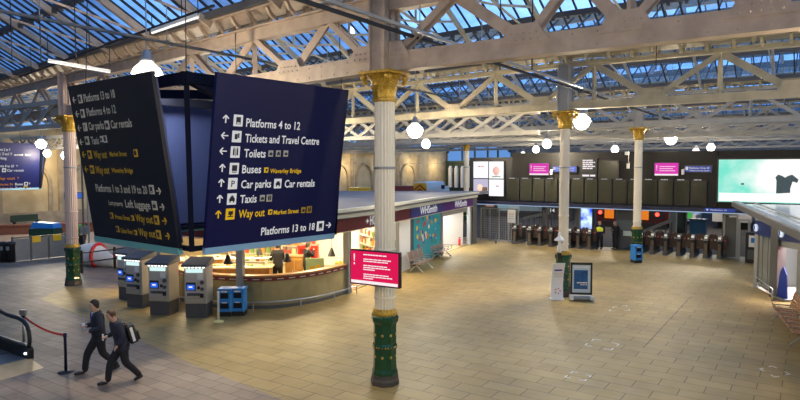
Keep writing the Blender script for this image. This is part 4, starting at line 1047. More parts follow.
    # hair cap
    hm = MB(); c_ = Vector(P_(0, ln(1.7)+.035, 1.69)); Rh = .104*k; na, nr = 24, 8; vs = []; fs = []
    for j in range(nr+1):
        for i in range(na):
            an = 2*PI*i/na; fy = math.sin(an); zl = (-.11+.15*min(1, max(0, (fy+.55)/1.3)))*k
            if abs(fy) < .35: zl -= .02*k
            zz = zl+(Rh*.985-zl)*(1-(1-j/nr)**1.6); q = math.sqrt(max(1e-4, Rh*Rh-zz*zz)) if zz > 0 else Rh*(1-.10*(zz/Rh)**2)
            vs.append((c_.x+q*.92*math.cos(an), c_.y+q*1.05*fy-.006*k, c_.z+zz))
    for j in range(nr):
        for i in range(na): fs.append((j*na+i, j*na+(i+1) % na, (j+1)*na+(i+1) % na, (j+1)*na+i))
    fs += [tuple(nr*na+i for i in range(na)), tuple(range(na))]; hm.add(vs, fs)
    hm.build('hair', hair, r, True)
    if detail:
        for s_ in (-1, 1): MB().ball(P_(s_*.033, ln(1.66)+.125, 1.675), .012*k, 6).build('eye', M_black, r, True)
        MB().box(P_(0, ln(1.6)+.118, 1.605), (.05*k, .012*k, .01*k)).build('mouth', mat('lips', (.32, .12, .10), .5), r)
    if shirt:
        MB().add([P_(-.05, ln(1.4)+.118, 1.49), P_(.05, ln(1.4)+.118, 1.49), P_(.0, ln(1.2)+.15, 1.26), P_(-.04, ln(1.4)+.05, 1.50), P_(.04, ln(1.4)+.05, 1.50), P_(0, ln(1.2)+.10, 1.26)], [(0, 1, 2), (3, 5, 4), (0, 3, 4, 1), (1, 4, 5, 2), (2, 5, 3, 0)]).build('shirt', mat('pale_shirt', (.35, .42, .62), .6), r)
        MB().box(P_(0, ln(1.3)+.145, 1.37), (.03*k, .02*k, .2*k)).build('tie', mat('tie', (.03, .05, .25), .5), r)
    return r, ra, la, k, ln
face = math.atan2(-.62, -.80)-PI/2
f1_, ra, la, k_, ln_ = person('man walking in dark suit jacket and tie, holding a cup, nearer the barrier', G(100, 372.5), face, 1.80, .06, Rarm=((.25, .02, -.28), (.10, .24, -.27)), Larm=((-.27, .0, -.28), (-.16, .24, -.36)), shirt=True)
q = f1_.matrix_basis @ Vector((ra[2][0]*k_-.0, (ra[2][1]+.06)*k_, ra[2][2]*k_-.06))
cupo = thing('paper_cup', 'pale paper cup in the hand of the man in the tie', 'cup', q)
MB().lathe([(.028, 0), (.038, .11)], n=12).build('cup', M_white, cupo, True); MB().lathe([(.04, .11), (.04, .12), (.03, .13)], n=12).build('lid', M_white, cupo)
f2_, ra, la, k_, ln_ = person('man walking in dark jacket wearing a black backpack, beside the man in the tie', G(123, 382.5), face-.02, 1.74, .22, Rarm=((.24, .02, -.27), (.15, .24, -.30)), Larm=((-.25, -.04, -.27), (-.22, .10, -.48)), hair=M_hairb)
q = f2_.matrix_basis @ Vector((0, -.20, 1.16*k_))
bpk = thing('backpack', 'black backpack with a pale reflective edge on the second man', 'backpack', q, f2_.rotation_euler.z)
bb_ = MB().box((0, 0, .0), (.30, .20, .46)).build('bag', M_black, bpk, bevel=.05); bb_.rotation_euler.x = -.25
o = MB().box((0, -.115, -.08), (.24, .06, .22)).build('pocket', M_black, bpk, bevel=.02); o.rotation_euler.x = -.25
for s_ in (-1, 1): MB().tube([(s_*.10, .10, .22), (s_*.11, .26, .24), (s_*.12, .30, .05), (s_*.12, .14, -.15)], .015, 6).build('strap', M_black, bpk)
o = MB().box((-.155, 0, .0), (.012, .06, .34)).build('reflective_strip', M_white, bpk); o.rotation_euler.x = -.25
q = f2_.matrix_basis @ Vector((ra[2][0]*k_, (ra[2][1]+.08)*k_, ra[2][2]*k_-.01)); o = MB().box((0, 0, 0), (.075, .02, .14)).build('phone', M_white, None, loc=q, rz=face); tag(o, 'small pale phone in the hand of the man with the backpack', 'phone')
# shop staff and gate staff
p = AT(278, 280, 25.2); person('staff member in black with back turned, at the food counter', (p.x, p.y, .03), .25, 1.84, .02, legs='stand', hair=M_hair, top=M_trou, detail=False, Rarm=((.27, .05, -.26), (.22, .22, -.34)), Larm=((-.27, .05, -.26), (-.22, .22, -.34)))
p = AT(307, 280, 25.6); person('staff member in black by the pale green poster board, hand to face', (p.x, p.y, .03), -1.1, 1.82, .03, legs='stand', hair=M_hair, top=M_trou, detail=False, Rarm=((.2, .20, -.20), (.10, .26, .06)))
p = G(599.5, 249); person('gate staff member in yellow high visibility vest', p, 2.6, 1.78, .0, legs='stand', vest=mat('hi_vis', (.75, .80, .05), .5, emit=(.7, .8, .05), es=.15), detail=False)
p = G(615, 249.5); person('person in long black coat with arms folded by the gate line', p, 1.9, 1.72, .0, legs='stand', detail=False, hair=mat('grey_hair', (.3, .28, .26), .6), top=M_trou, Rarm=((.24, .05, -.27), (.0, .22, -.20)), Larm=((-.24, .05, -.27), (-.0, .20, -.22)))

# ------------------------------------------------------------------ BOARDS over the gate line
TB = 27.0
BO = W(0, TB); BR = math.atan2(V.y, V.x)
def BP(px, py): q = onplane(px, py, BO, U); return (q-BO).dot(V), q.z
def brect(px0, px1, py0, py1):
    s0, za = BP(px0, (py0+py1)/2); s1, _ = BP(px1, (py0+py1)/2); mid = (px0+px1)/2; _, zt = BP(mid, py0); _, zb = BP(mid, py1); return s0, s1, zb, zt
sL, sR = BP(469, 180)[0], BP(716.5, 180)[0]; ztop = BP(600, 152)[1]; zbot = BP(600, 206.5)[1]; sE = BP(718, 180)[0]+13.5
hs = thing('board_housing', 'wide dark housing above the ticket gates carrying the departure boards', 'board', BO, BR)
M_hous = mat('housing_dark', (.017, .016, .015), .55, spec=.3)
sM = BP(511.5, 180)[0]; zp = BP(490, 157.5)[1]
MB().box(((sM+sR)/2, .55, (ztop+zbot)/2), (sR-sM, .9, ztop-zbot)).build('case', M_hous, hs)
MB().box(((sL+sM)/2, .55, (zp+zbot)/2), (sM-sL, .9, zp-zbot)).build('case', M_black, hs)
MB().box(((sR+sE)/2, .75, (ztop+zbot)/2), (sE-sR, .9, ztop-zbot)).build('case', M_hous, hs)
MB().box(((sL+sE)/2, -.35, zbot+.02), (sE-sL, 1.3, .22)).build('blue_canopy', mat('canopy_navy', (.005, .010, .045), .5), hs)
MB().box(((sL+sE)/2, -1.01, zbot-.06), (sE-sL, .03, .04)).build('canopy_edge', glow('canopy_led', (.45, .62, .9), .8), hs)
M_scr = mat('unlit_screen', (.045, .046, .028), .15, spec=.6, noise=.3, nscale=1.5)
edges = [(507.5, 519.5), (520.5, 532), (533, 544.5), (545.5, 557.5), (559, 570.5), (571.5, 584), (585, 597.5), (599, 612), (613.5, 627), (628.5, 641), (642.5, 657), (658.5, 673), (674.5, 689.5), (691, 707)]
ordn = ['leftmost', 'second', 'third', 'fourth', 'fifth', 'sixth', 'seventh', 'eighth', 'ninth', 'tenth', 'eleventh', 'twelfth', 'thirteenth', 'rightmost']
for i, (a_, b_) in enumerate(edges):
    yt = 178.6+(a_-507)*.010; yb = 200.5+(a_-507)*.028
    s0, s1, z0, z1 = brect(a_, b_, yt, yb); r = thing('departure_board', '%s tall blank departure board of the row over the gates' % ordn[i], 'screen', BO+V*((s0+s1)/2)+Vector((0, 0, z0)), BR, 'tall departure boards over the gates')
    w_ = s1-s0; h_ = z1-z0
    MB().box((0, .02, h_/2), (w_, .16, h_)).build('frame', M_black, r); MB().box((0, -.065, h_/2), (w_-.09, .02, h_-.12)).build('display', M_scr, r)
    scribble(r, M_txt, -w_*.35, w_*.15, h_+.03, .04, 2, -.05)
def bscreen(name, label, px0, px1, py0, py1, mt, extra=None, frame=.05, out_=.14):
    s0, s1, z0, z1 = brect(px0, px1, py0, py1); w_ = s1-s0; h_ = z1-z0
    r = thing(name, label, 'screen' if 'sign' not in name else 'sign', BO+V*((s0+s1)/2)+Vector((0, 0, z0)), BR)
    MB().box((0, .08-out_/2, h_/2), (w_+frame*2, out_, h_+frame*2)).build('frame', M_black, r); d_ = MB().box((0, .08-out_-.01, h_/2), (w_, .02, h_)).build('display', mt, r)
    if extra: extra(d_, w_, h_, .08-out_-.025)
    return r
def pinktext(d, w_, h_, y):
    for i in range(3): scribble(d, wl, -w_*.30, w_*(.38-.1*(i % 2)), h_*(.72-.17*i), h_*.05, 6, y)
    flat(d, 'white_strip', wl, -w_/2, w_/2, .0, h_*.13, y, .01); lettering('!', d, -w_*.43, h_*.4, w_*.035, h_*.45, wl, y)
Mp = glow('magenta_screen', (.78, .05, .48), .95)
bscreen('information_screen', 'left magenta information screen on the dark board housing', 530, 549, 163.5, 175, Mp, pinktext)
bscreen('information_screen', 'right magenta information screen on the dark board housing', 655, 678.5, 163, 175.5, Mp, pinktext)
def bsgn(d, w_, h_, y):
    MB().box((-w_*.42, y, h_*.6), (w_*.10, .01, h_*.55)).build('pictogram', M_txt, d)
    lettering('Platforms 12 to 18' if w_ else '', d, -w_*.33, h_*.52, w_*.75, h_*.3, M_txt, y); lettering('Toilets and car parks', d, -w_*.33, h_*.14, w_*.75, h_*.2, M_txt, y)
bscreen('direction_sign', 'left small blue platform sign on the board housing, beside the magenta screen', 553, 576.5, 166.5, 171.8, mat('blue_sign', (.01, .03, .22), .4, emit=(.02, .06, .4), es=.4), bsgn)
bscreen('direction_sign', 'right small blue platform sign on the board housing', 685, 711.5, 166, 172, MATS['blue_sign'], bsgn)
def wtext(d, w_, h_, y):
    for i in range(5): scribble(d, wl, -w_*.42, w_*(.40 if i % 2 else .25), h_*(.92-.11*i), h_*.07, 3, y)
    scribble(d, wl, -w_*.45, w_*.45, h_*.08, h_*.1, 2, y)
bscreen('information_screen', 'dark screen with white lines of text over the middle boards', 581.5, 597, 159, 177, M_black, wtext)
bscreen('information_screen', 'large blank dark screen right of the white text screen', 599.5, 618.5, 161, 178, M_scr)
# poster screens (2 x 2)
def post1(d, w_, h_, y): scribble(d, mat('pink_ink', (.6, .2, .25), .5), -w_*.2, w_*.25, h_*.7, h_*.06, 2, y)
def post2(d, w_, h_, y):
    MB().ball((0, y+.06, h_*.45), h_*.28, 10, (1, .3, 1.2)).build('print', mat('rose_print', (.6, .35, .33), .5, emit=(.6, .35, .33), es=.5), d); flat(d, 'caption', mat('grn_print', (.3, .45, .35), .5), -w_*.3, w_*.3, h_*.08, h_*.16, y)
def post3(d, w_, h_, y):
    MB().ball((-w_*.05, y+.06, h_*.40), h_*.30, 10, (1, .3, 1.1)).build('print', mat('peach_print', (.75, .5, .38), .5, emit=(.75, .5, .38), es=.6), d); flat(d, 'print', mat('brown_print', (.2, .12, .08), .5), w_*.1, w_*.45, h_*.05, h_*.45, y)
def post4(d, w_, h_, y): scribble(d, mat('pale_ink', (.7, .5, .55), .5), -w_*.05, w_*.2, h_*.6, h_*.08, 1, y)
Mw1 = glow('poster_white', (.92, .92, .95), 1.15)
for lab, a_, b_, c_, d_, m_, fn in (('upper left lit poster, white with small pink words', 474, 488.5, 161.5, 178, Mw1, post1), ('upper right lit poster with a rose coloured figure', 489.5, 504, 161.5, 178.5, Mw1, post2),
        ('lower left lit poster with a peach and lilac face-like shape', 474, 488.5, 179, 193.5, glow('poster_lilac', (.55, .52, .68), 1.0), post3), ('lower right lit poster, almost all white', 489.5, 504, 179.5, 196, Mw1, post4)):
    bscreen('poster_screen', lab, a_, b_, c_, d_, m_, fn, .03)
# large green advertising screen
s0, s1, z0, z1 = brect(718.5, 725, 160.5, 202.5); s1 = s0+13.2; w_ = s1-s0; h_ = z1-z0; z0 += .05
ad = thing('advertising_screen', 'huge mint green and white advertising screen at the right edge', 'screen', BO+V*s0+Vector((0, 0, z0)), BR)
MB().box((w_/2, .1, h_/2), (w_+.16, .3, h_+.16)).build('frame', M_black, ad)
mt = bpy.data.materials.new('advert_picture'); mt.use_nodes = True; n = mt.node_tree; n.nodes.clear(); o_ = nd(n, 'ShaderNodeOutputMaterial'); e = nd(n, 'ShaderNodeEmission'); e.inputs[1].default_value = 1.05
tcd = nd(n, 'ShaderNodeTexCoord'); noi = nd(n, 'ShaderNodeTexNoise'); noi.inputs['Scale'].default_value = .9; noi.inputs['Detail'].default_value = 3
mpn = nd(n, 'ShaderNodeMapping'); mpn.inputs['Location'].default_value = (-5.2/4.6, 0, -1.5/1.55); mpn.inputs['Scale'].default_value = (1/4.6, 0, 1/1.55)
gr_ = nd(n, 'ShaderNodeTexGradient', gradient_type='SPHERICAL'); crr = nd(n, 'ShaderNodeValToRGB'); crr.color_ramp.elements[0].position = .12; crr.color_ramp.elements[0].color = (.20, .78, .62, 1); crr.color_ramp.elements[1].position = .42; crr.color_ramp.elements[1].color = (1, 1, .98, 1)
am = nd(n, 'ShaderNodeMath', operation='MULTIPLY_ADD'); am.inputs[1].default_value = .5; sb_ = nd(n, 'ShaderNodeMath', operation='ADD'); sb_.inputs[1].default_value = -.10
n.links.new(tcd.outputs['Object'], mpn.inputs[0]); n.links.new(mpn.outputs[0], gr_.inputs[0]); n.links.new(tcd.outputs['Object'], noi.inputs['Vector'])
n.links.new(noi.outputs['Fac'], am.inputs[0]); n.links.new(gr_.outputs['Fac'], am.inputs[2]); n.links.new(am.outputs[0], sb_.inputs[0]); n.links.new(sb_.outputs[0], crr.inputs[0]); n.links.new(crr.outputs[0], e.inputs[0]); n.links.new(e.outputs[0], o_.inputs[0])
dp = MB().box((w_/2, -.06, h_/2), (w_, .02, h_)).build('display', mt, ad)
flat(dp, 'white_base', glow('advert_white', (.95, 1, .97), 1.15), .05, w_*.98, .05, .50, -.08)
sx0 = BP(772, 185)[0]-s0; sx1 = BP(795, 185)[0]-s0; W_ = sx1-sx0; X = lambda f_: sx0+W_*f_
sh = [(X(.05), .55), (X(.05), 1.5), (X(0), 1.75), (X(.12), 1.95), (X(.3), 1.85), (X(.42), 1.72), (X(.55), 1.86), (X(.72), 1.95), (X(1.0), 1.6), (X(.95), 1.35), (X(.75), 1.45), (X(.66), .95), (X(.66), .62)]
sh = [(x+.15, z*.72+.12) for x, z in sh]
MB().xprism(sh, -.095, -.08).build('printed_garment', mat('garment', (.03, .05, .06), .5, emit=(.05, .09, .11), es=.6, noise=.5, nscale=6), dp)
flat(dp, 'caption', mat('tiny_caption', (.05, .25, .22), .5), BP(741, 190)[0]-s0, BP(744, 190)[0]-s0, .95, 1.05, -.08)
sg_ = thing('direction_sign', 'thin blue sign with white words on the canopy edge below the green screen', 'sign', BO+V*BP(722, 208)[0]+Vector((0, 0, zbot))-U*1.04, BR)
MB().box((0, 0, .1), (1.5, .03, .18)).build('panel', MATS['blue_sign'], sg_); lettering('Platforms 19', sg_, -.45, .065, .8, .07, M_txt, -.025); MB().box((-.6, -.02, .1), (.08, .01, .09)).build('pictogram', M_txt, sg_)
for i, px in enumerate((628, 551.5, 683)):
    q = onplane(px, (166, 172, 172)[i], BO-U*.5, U); r = thing('loudspeaker', ['white camera and cable hanging in front of the dark housing', 'tiny white box beside the left magenta screen', 'tiny white box beside the right magenta screen'][i], 'device', q, BR)
    MB().box((0, 0, 0), (.14, .14, .3)).build('case', M_white, r); MB().beam((0, 0, .1), (0, .4, .2), .03, .03).build('arm', M_grym, r)
    if i == 0: MB().box((-.1, .1, .75), (.2, .2, .2)).build('camera', M_white, r); MB().beam((0, .1, .2), (0, .1, .7), .02, .02).build('cable', M_white, r)
# supports under the housing
for px in (478, 540.5, 574, 625, 724):
    s_, _ = BP(px, 225); MB().box((s_, .75, zbot/2), (.3, .3, zbot)).build('support', M_dgry, hs)

# ------------------------------------------------------------------ TICKET GATES
def make_gate():
    r = thing('ticket_gate', 'x', 'gate', (0, 0, 0), BR, 'ticket gates of the gate line')
    MB().box((0, 0, .10), (.26, 1.7, .20)).build('plinth', M_dgry, r); MB().box((0, 0, .58), (.22, 1.62, .80)).build('cabinet', M_blk2, r, bevel=.01)
    MB().box((0, -.83, .50), (.15, .04, .60)).build('end_panel', mat('gate_bronze', (.16, .13, .10), .3, metal=.7), r)
    MB().box((0, 0, 1.0), (.24, 1.74, .05)).build('top', M_grym, r, bevel=.01); MB().box((0, -.60, 1.12), (.22, .3, .22)).build('reader', M_black, r, bevel=.02)
    MB().box((0, -.765, 1.13), (.15, .02, .12)).build('display', glow('gate_disp', (.8, .75, .6), .8), r)
    for s_ in (-1, 1):
        p = MB().xprism([(s_*.13, .42), (s_*.34, .48), (s_*.36, 1.22), (s_*.26, 1.34), (s_*.13, 1.22)], -.5, -.47).build('paddle', mat('dark_paddle', (.06, .035, .03), .2), r)
        MB().box((s_*.25, -.51, 1.0), (.08, .01, .08)).build('arrow_mark', mat('paddle_red', (.5, .04, .03), .5) if s_ > 0 else M_steel, p)
    return r
gpx = [(519.5, 238.6), (534, 240), (544, 241), (555, 242), (564.5, 242.7), (573.6, 243.5), (582, 244), (593, 245.2), (644, 248.7), (655, 249.6), (668, 250.6), (681, 251.7), (694.5, 252.8), (707.5, 253.8), (721, 255)]
glab = ['ticket gate beside the mesh fence, first of the line', 'second ticket gate from the mesh fence', 'third ticket gate from the mesh fence', 'ticket gate just left of the cream column', 'ticket gate behind the cream column', 'first ticket gate right of the cream column', 'ticket gate before the tall blue advertising totem', 'ticket gate left of the staff member in yellow',
 'first gate right of the column with the blue bin', 'second gate right of the column with the blue bin', 'third gate right of the column with the blue bin', 'fourth gate right of the column with the blue bin', 'third ticket gate from the grey glass screen', 'second ticket gate from the grey glass screen', 'last ticket gate, next to the grey glass screen']
g0 = make_gate(); q0 = W(0, TB-.4)
for i, (px, py) in enumerate(gpx):
    q = onplane(px, py, q0, U); q.z = 0
    if i == 0: g0.location = q; g0['label'] = glab[0]
    else: dup(g0, q, None, glab[i])
# mesh fence on the left, with notice board
def gx(px, off=0): q = onplane(px, 235, W(0, TB-.4+off), U); q.z = 0; return q
fa, fb = gx(481), gx(518); L = (fb-fa).length
fn = thing('mesh_fence', 'tall grey wire mesh fence panels left of the ticket gates', 'fence', fa, BR)
for i in range(5): MB().box((L*i/4, 0, 1.1), (.07, .07, 2.2)).build('post', M_grym, fn)
m = MB()
for i in range(int(L/.14)): m.box((i*.14, 0, 1.1), (.012, .012, 2.0))
for i in range(14): m.box((L/2, 0, .1+i*.155), (L, .012, .012))
m.build('mesh', M_grym, fn); MB().box((L/2, 0, 2.2), (L, .06, .06)).box((L/2, 0, .08), (L, .06, .06)).build('rail', M_grym, fn)
q = gx(511.5, -.15); r = thing('notice_board', 'white paper notice board on the mesh fence', 'notice', q, BR); MB().box((0, 0, 1.75), (.62, .05, .95)).build('board', M_grym, r); MB().box((0, -.03, 1.75), (.54, .02, .86)).build('sheet', M_white, r); MB().box((0, 0, .65), (.05, .05, 1.3)).build('post', M_grym, r)
for z in (1.95, 1.85, 1.75, 1.6): scribble(r, M_grym, -.2, .2, z, .03, 3, -.045)
q = gx(496, -1.3); r = thing('bollard', 'slim dark post standing before the mesh fence', 'post', q); MB().lathe([(.06, 0), (.05, .05), (.04, 1.3), (.05, 1.32)], n=10).build('pole', M_dgry, r)
# grey glass screen and gate at the right end
fa, fb = gx(724), gx(737); L = (fb-fa).length
r = thing('glass_screen', 'grey glazed screen at the right end of the gate line', 'screen', fa, BR)
MB().box((L/2, 0, 1.15), (L-.08, .03, 2.2)).build('pane', mat('grey_pane', (.10, .11, .11), .15, spec=.8), r)
for x in (0, L): MB().box((x, 0, 1.2), (.09, .09, 2.4)).build('post', M_grym, r)
MB().box((L/2, 0, 2.38), (L, .08, .08)).build('rail', M_grym, r)
fa, fb = gx(739, -.3), gx(749, -.3); L = (fb-fa).length
r = thing('wide_gate', 'wide access gate frame between the glass screen and the right kiosk', 'gate', fa, BR)
for x in (0, L): MB().box((x, 0, 1.1), (.12, .12, 2.2)).build('post', M_grym, r)
MB().box((L/2, 0, 2.15), (L, .1, .1)).build('rail', M_grym, r); MB().box((L/2, 0, .7), (L-.15, .03, 1.1)).build('leaf', M_sglass, r)
q = gx(756, -1.2); r = thing('staff_cabinet', 'dark service cabinet with a white poster beside the right kiosk', 'cabinet', q, BR)
MB().box((0, 0, .8), (.9, .5, 1.6)).build('body', M_blk2, r, bevel=.01); MB().box((0, -.26, 1.15), (.6, .02, .6)).build('poster', M_white, r); MB().box((0, -.275, 1.2), (.4, .01, .25)).build('print', M_bluep, r); MB().box((0, -.26, .45), (.7, .02, .5)).build('grille', M_dgry, r)
# blue advertising totem and platform 14 sign
q = gx(585, 1.6); r = thing('advertising_totem', 'tall blue lit advertising totem behind the gates', 'totem', q, BR)
MB().box((0, 0, 1.45), (1.1, .2, 2.9)).build('case', M_black, r)
mt = bpy.data.materials.new('totem_picture'); mt.use_nodes = True; n = mt.node_tree; n.nodes.clear(); o_ = nd(n, 'ShaderNodeOutputMaterial'); e = nd(n, 'ShaderNodeEmission'); e.inputs[1].default_value = 1.3
tcd = nd(n, 'ShaderNodeTexCoord'); noi = nd(n, 'ShaderNodeTexNoise'); noi.inputs['Scale'].default_value = 1.6; crr = nd(n, 'ShaderNodeValToRGB'); crr.color_ramp.elements[0].position = .42; crr.color_ramp.elements[0].color = (.02, .08, .75, 1); crr.color_ramp.elements[1].position = .62; crr.color_ramp.elements[1].color = (.65, .85, 1, 1)
n.links.new(tcd.outputs['Object'], noi.inputs['Vector']); n.links.new(noi.outputs['Fac'], crr.inputs[0]); n.links.new(crr.outputs[0], e.inputs[0]); n.links.new(e.outputs[0], o_.inputs[0])
MB().box((0, -.11, 1.65), (.92, .02, 2.2)).build('display', mt, r)
q = gx(552.5, .3); r = thing('platform_sign', 'black sign with white platform number 14 left of the cream column', 'sign', (q.x, q.y, 2.0), BR)
MB().box((0, 0, .22), (.5, .12, .44)).build('panel', M_black, r); lettering('14', r, -.14, .1, .28, .24, M_txt, -.07); MB().box((0, .05, .55), (.06, .06, .4)).build('bracket', M_dgry, r)
for px, lab, off in ((626, 'dark information booth with a small pale notice beside the third column', .6),):
    q = gx(px, off); r = thing('information_booth', lab, 'booth', q, BR); MB().box((0, 0, 1.2), (1.15, .5, 2.4)).build('body', mat('booth_dark', (.04, .05, .07), .3), r, bevel=.02); MB().box((.15, -.26, 1.0), (.5, .02, .3)).build('notice', mat('pale_notice', (.5, .6, .6), .4), r); MB().box((0, -.26, 1.5), (1.0, .02, .6)).build('window', mat('booth_win', (.10, .13, .16), .1), r)

# ------------------------------------------------------------------ BEYOND THE GATES
M_train = mat('train_dark_red', (.06, .008, .010), .3); M_or = glow('orange_lit', (.85, .22, .02), .9); M_rl = glow('red_lamp', (1, .05, .03), 5)
def train(px0, px1, lab, opx, rpx, Yr):
    a_ = onplane(px0, 235, W(0, Yr), U); b_ = onplane(px1, 235, W(0, Yr), U); L = (b_-a_).length
    r = thing('train', lab, 'train', Vector((a_.x, a_.y, 0)), BR)
    m = MB(); m.xprism([(0, .5), (L, .5), (L, 3.0), (L-.35, 3.7), (.35, 3.7), (0, 3.0)], 0, 12); m.build('body', M_train, r)
    m = MB(); m.box((L/2, -.03, 1.5), (L*.8, .06, 1.3)); m.build('windscreen', mat('windscreen', (.02, .02, .025), .1), r)
    c = (onplane(opx, 215, W(0, Yr), U)-a_).dot(V); MB().box((c, -.08, 1.15), (.75, .06, .85)).build('orange_panel', M_or, r)
    c = (onplane(rpx, 215, W(0, Yr), U)-a_).dot(V); MB().ball((c, -.12, 1.2), .16, 8).build('tail_lamp', M_rl, r)
    MB().box((L/2, .1, .25), (L*.9, .4, .5)).build('bogie', M_black, r)
train(596, 631, 'dark red train front seen under the boards, left, with orange panel', 609.5, 600.5, 41)
train(634, 668, 'dark red train front seen under the boards, right, with red lamp', 644, 657.5, 41)
def ramp(p0, p1, t_, lab, y0, y1):
    a_ = onplane(p0, y0, W(0, t_), U); b_ = onplane(p1, y1, W(0, t_), U); r = thing('ramp_handrail', lab, 'handrail', a_)
    MB().beam((0, 0, 0), b_-a_, .12, .22).build('rail', M_cream, r); d_ = b_-a_
    for i in range(6): q = d_*(i/5); MB().beam((q.x, q.y, -a_.z), q, .06, .06).build('post', M_dgry, r)
ramp(523, 552, 34, 'sloping pale handrail beyond the left ticket gates', 218.5, 212)
ramp(643, 672, 33.5, 'sloping pale handrail beyond the right ticket gates', 231.5, 220)
q = onplane(673, 235, W(0, 34), U); r = thing('platform_pillar', 'stout pale pillar standing beyond the right gates', 'pillar', (q.x, q.y, 0), BR); MB().box((0, 0, 2.6), (.42, .42, 5.2)).build('shaft', M_cream, r); MB().box((0, 0, .2), (.6, .6, .4)).build('foot', M_dgry, r)
q = onplane(678.5, 230, W(0, 36), U); r = thing('vending_machine', 'dark vending machine beside the pale platform pillar', 'vending machine', (q.x, q.y, 0), BR); MB().box((0, 0, 1.2), (1.0, .8, 2.4)).build('body', M_blk2, r); MB().box((0, -.41, 1.3), (.7, .03, 1.2)).build('window', mat('vend', (.02, .05, .04), .15), r)
q = onplane(686, 214.5, W(0, 42), U); r = thing('exit_sign', 'small lit green sign beyond the gates', 'sign', q, BR); MB().box((0, 0, 0), (.9, .1, .6)).build('panel', glow('green_lit', (.06, .45, .08), .8), r); MB().beam((0, 0, .3), (0, 0, 4), .04, .04).build('rod', M_dgry, r)
q = G(687, 226); q = AT(687, 228, 55); r = thing('car', 'small white car parked on the station road beyond the gates', 'car', (q.x, q.y, 0), BR)
MB().xprism([(-.95, .3), (.95, .3), (.95, .85), (.62, .95), (.4, 1.45), (-.4, 1.45), (-.62, .95), (-.95, .85)], -1.6, 1.6).build('body', M_white, r, bevel=.03); MB().box((0, -1.62, 1.1), (.9, .04, .3)).build('window', M_black, r)
for sx_ in (-1, 1):
    for y in (-1, 1): o = MB().lathe([(.3, -.1), (.3, .1)], n=14).build('wheel', M_black, r); o.location = (sx_*.85, y, .3); o.rotation_euler.y = PI/2
q = onplane(698, 228, W(0, 35), U); r = thing('ticket_kiosk', 'light blue kiosk beyond the right ticket gates', 'kiosk', (q.x, q.y, 0), BR)
MB().box((0, 0, .7), (1.0, .8, 1.4)).build('body', mat('kiosk_blue', (.03, .13, .20), .4), r, bevel=.02); MB().box((0, 0, 1.43), (1.1, .9, .06)).build('lid', M_dgry, r)
q0_ = onplane(712, 222, W(0, 44), U); r = thing('train', 'long pale train standing far off, right of the blue kiosk', 'train', (q0_.x, q0_.y, 0), BR)
MB().xprism([(0, .6), (2.8, .6), (2.8, 3.0), (2.4, 3.5), (.4, 3.5), (0, 3.0)], 0, 26).build('body', mat('train_grey', (.42, .42, .42), .4), r); MB().box((1.4, -.03, 2.3), (2.2, .06, .8)).build('windscreen', M_black, r); MB().box((-.02, 12, 2.3), (.04, 24, .7)).build('side_window', M_black, r)
MB().box((1.4, 12, .3), (2.2, 22, .6)).build('bogie', M_black, r)
# lit shop fronts beyond the left gates
sf = thing('far_shopfront', 'dim row of lit shop windows far behind the mesh fence', 'shopfront', W(-22, 46), BR)
def sfx(px): q = onplane(px, 208, W(0, 46), U); return (q-W(-22, 46)).dot(V)
x0_, x1_ = sfx(480), sfx(572)
MB().box(((x0_+x1_)/2, .5, 1.7), (x1_-x0_, .6, 3.4)).build('wall', mat('dim_wall', (.07, .065, .06), .8), sf)
for px, c, w_, z, h_ in ((487, (.75, .42, .28), 1.6, 1.8, 2.0), (503, (.35, .55, .62), 1.5, 1.7, 2.6), (514, (.5, .6, .6), 1.3, 1.6, 2.4), (528, (.25, .32, .36), 2.4, 1.6, 2.2), (541, (.18, .24, .27), 2.0, 1.6, 2.2)):
    f_ = MB().box((sfx(px), .17, z), (w_, .08, h_)).build('window', M_dgry, sf); MB().box((sfx(px), .12, z), (w_*.85, .04, h_*.85)).build('pane', glow('pane%d' % px, c, .45), f_)

# vehicles and boxes seen over the shop roof
q = AT(420, 190, 84); van = thing('van', 'white van with yellow and orange chevrons seen over the shop roof', 'van', (q.x, q.y, 0), -.62)
body = [(-1.2, .45), (1.2, .45), (1.2, 2.2), (1.05, 2.85), (.75, 2.98), (-.75, 2.98), (-1.05, 2.85), (-1.2, 2.2)]
MB().xprism(body, 0, 4.6).build('body', M_white, van, bevel=.02); MB().xprism([(-1.18, .45), (1.18, .45), (1.18, 1.5), (1.0, 2.3), (-1.0, 2.3), (-1.18, 1.5)], 4.6, 5.9).build('cab', M_white, van); MB().box((1.2, 4.0, 2.2), (.04, .9, .55)).build('side_window', M_black, van)
MB().xprism([(-1.1, .6), (1.1, .6), (1.1, 2.2), (.9, 2.8), (-.9, 2.8), (-1.1, 2.2)], -.04, -.0).build('rear_door', M_yel, van)
m = MB()
for z in (.7, 1.25, 1.8): 
    for s_ in (-1, 1): m.beam((0, -.07, z+.75), (s_*1.0, -.07, z), .03, .22, up=(0, 0, 1))
m.build('chevron', mat('chevron_orange', (.42, .07, .01), .5), van)
for sx_ in (-1, 1):
    for y in (1, 4.8): o = MB().lathe([(.36, -.12), (.36, .12)], n=14).build('wheel', M_black, van); o.location = (sx_*1.05, y, .36); o.rotation_euler.y = PI/2
q = AT(359.5, 190, 78); r = thing('storage_container', 'yellow storage container seen over the shop roof', 'container', (q.x, q.y, 0), 0)
MB().box((0, 0, 1.2), (2.7, 2, 2.2)).build('body', M_yel, r, bevel=.03); MB().box((0, 0, 2.36), (2.8, 2.1, .12)).build('lid', M_yel, r); MB().box((0, -1.02, 1.8), (.06, .04, 1.0)).build('rib', M_wood, r); MB().box((0, 0, .05), (2.2, 1.6, .1)).build('skid', M_black, r)
q = AT(404, 190, 82); r = thing('red_container', 'dark red ribbed container beside the chevron van', 'container', (q.x, q.y, 0), 0)
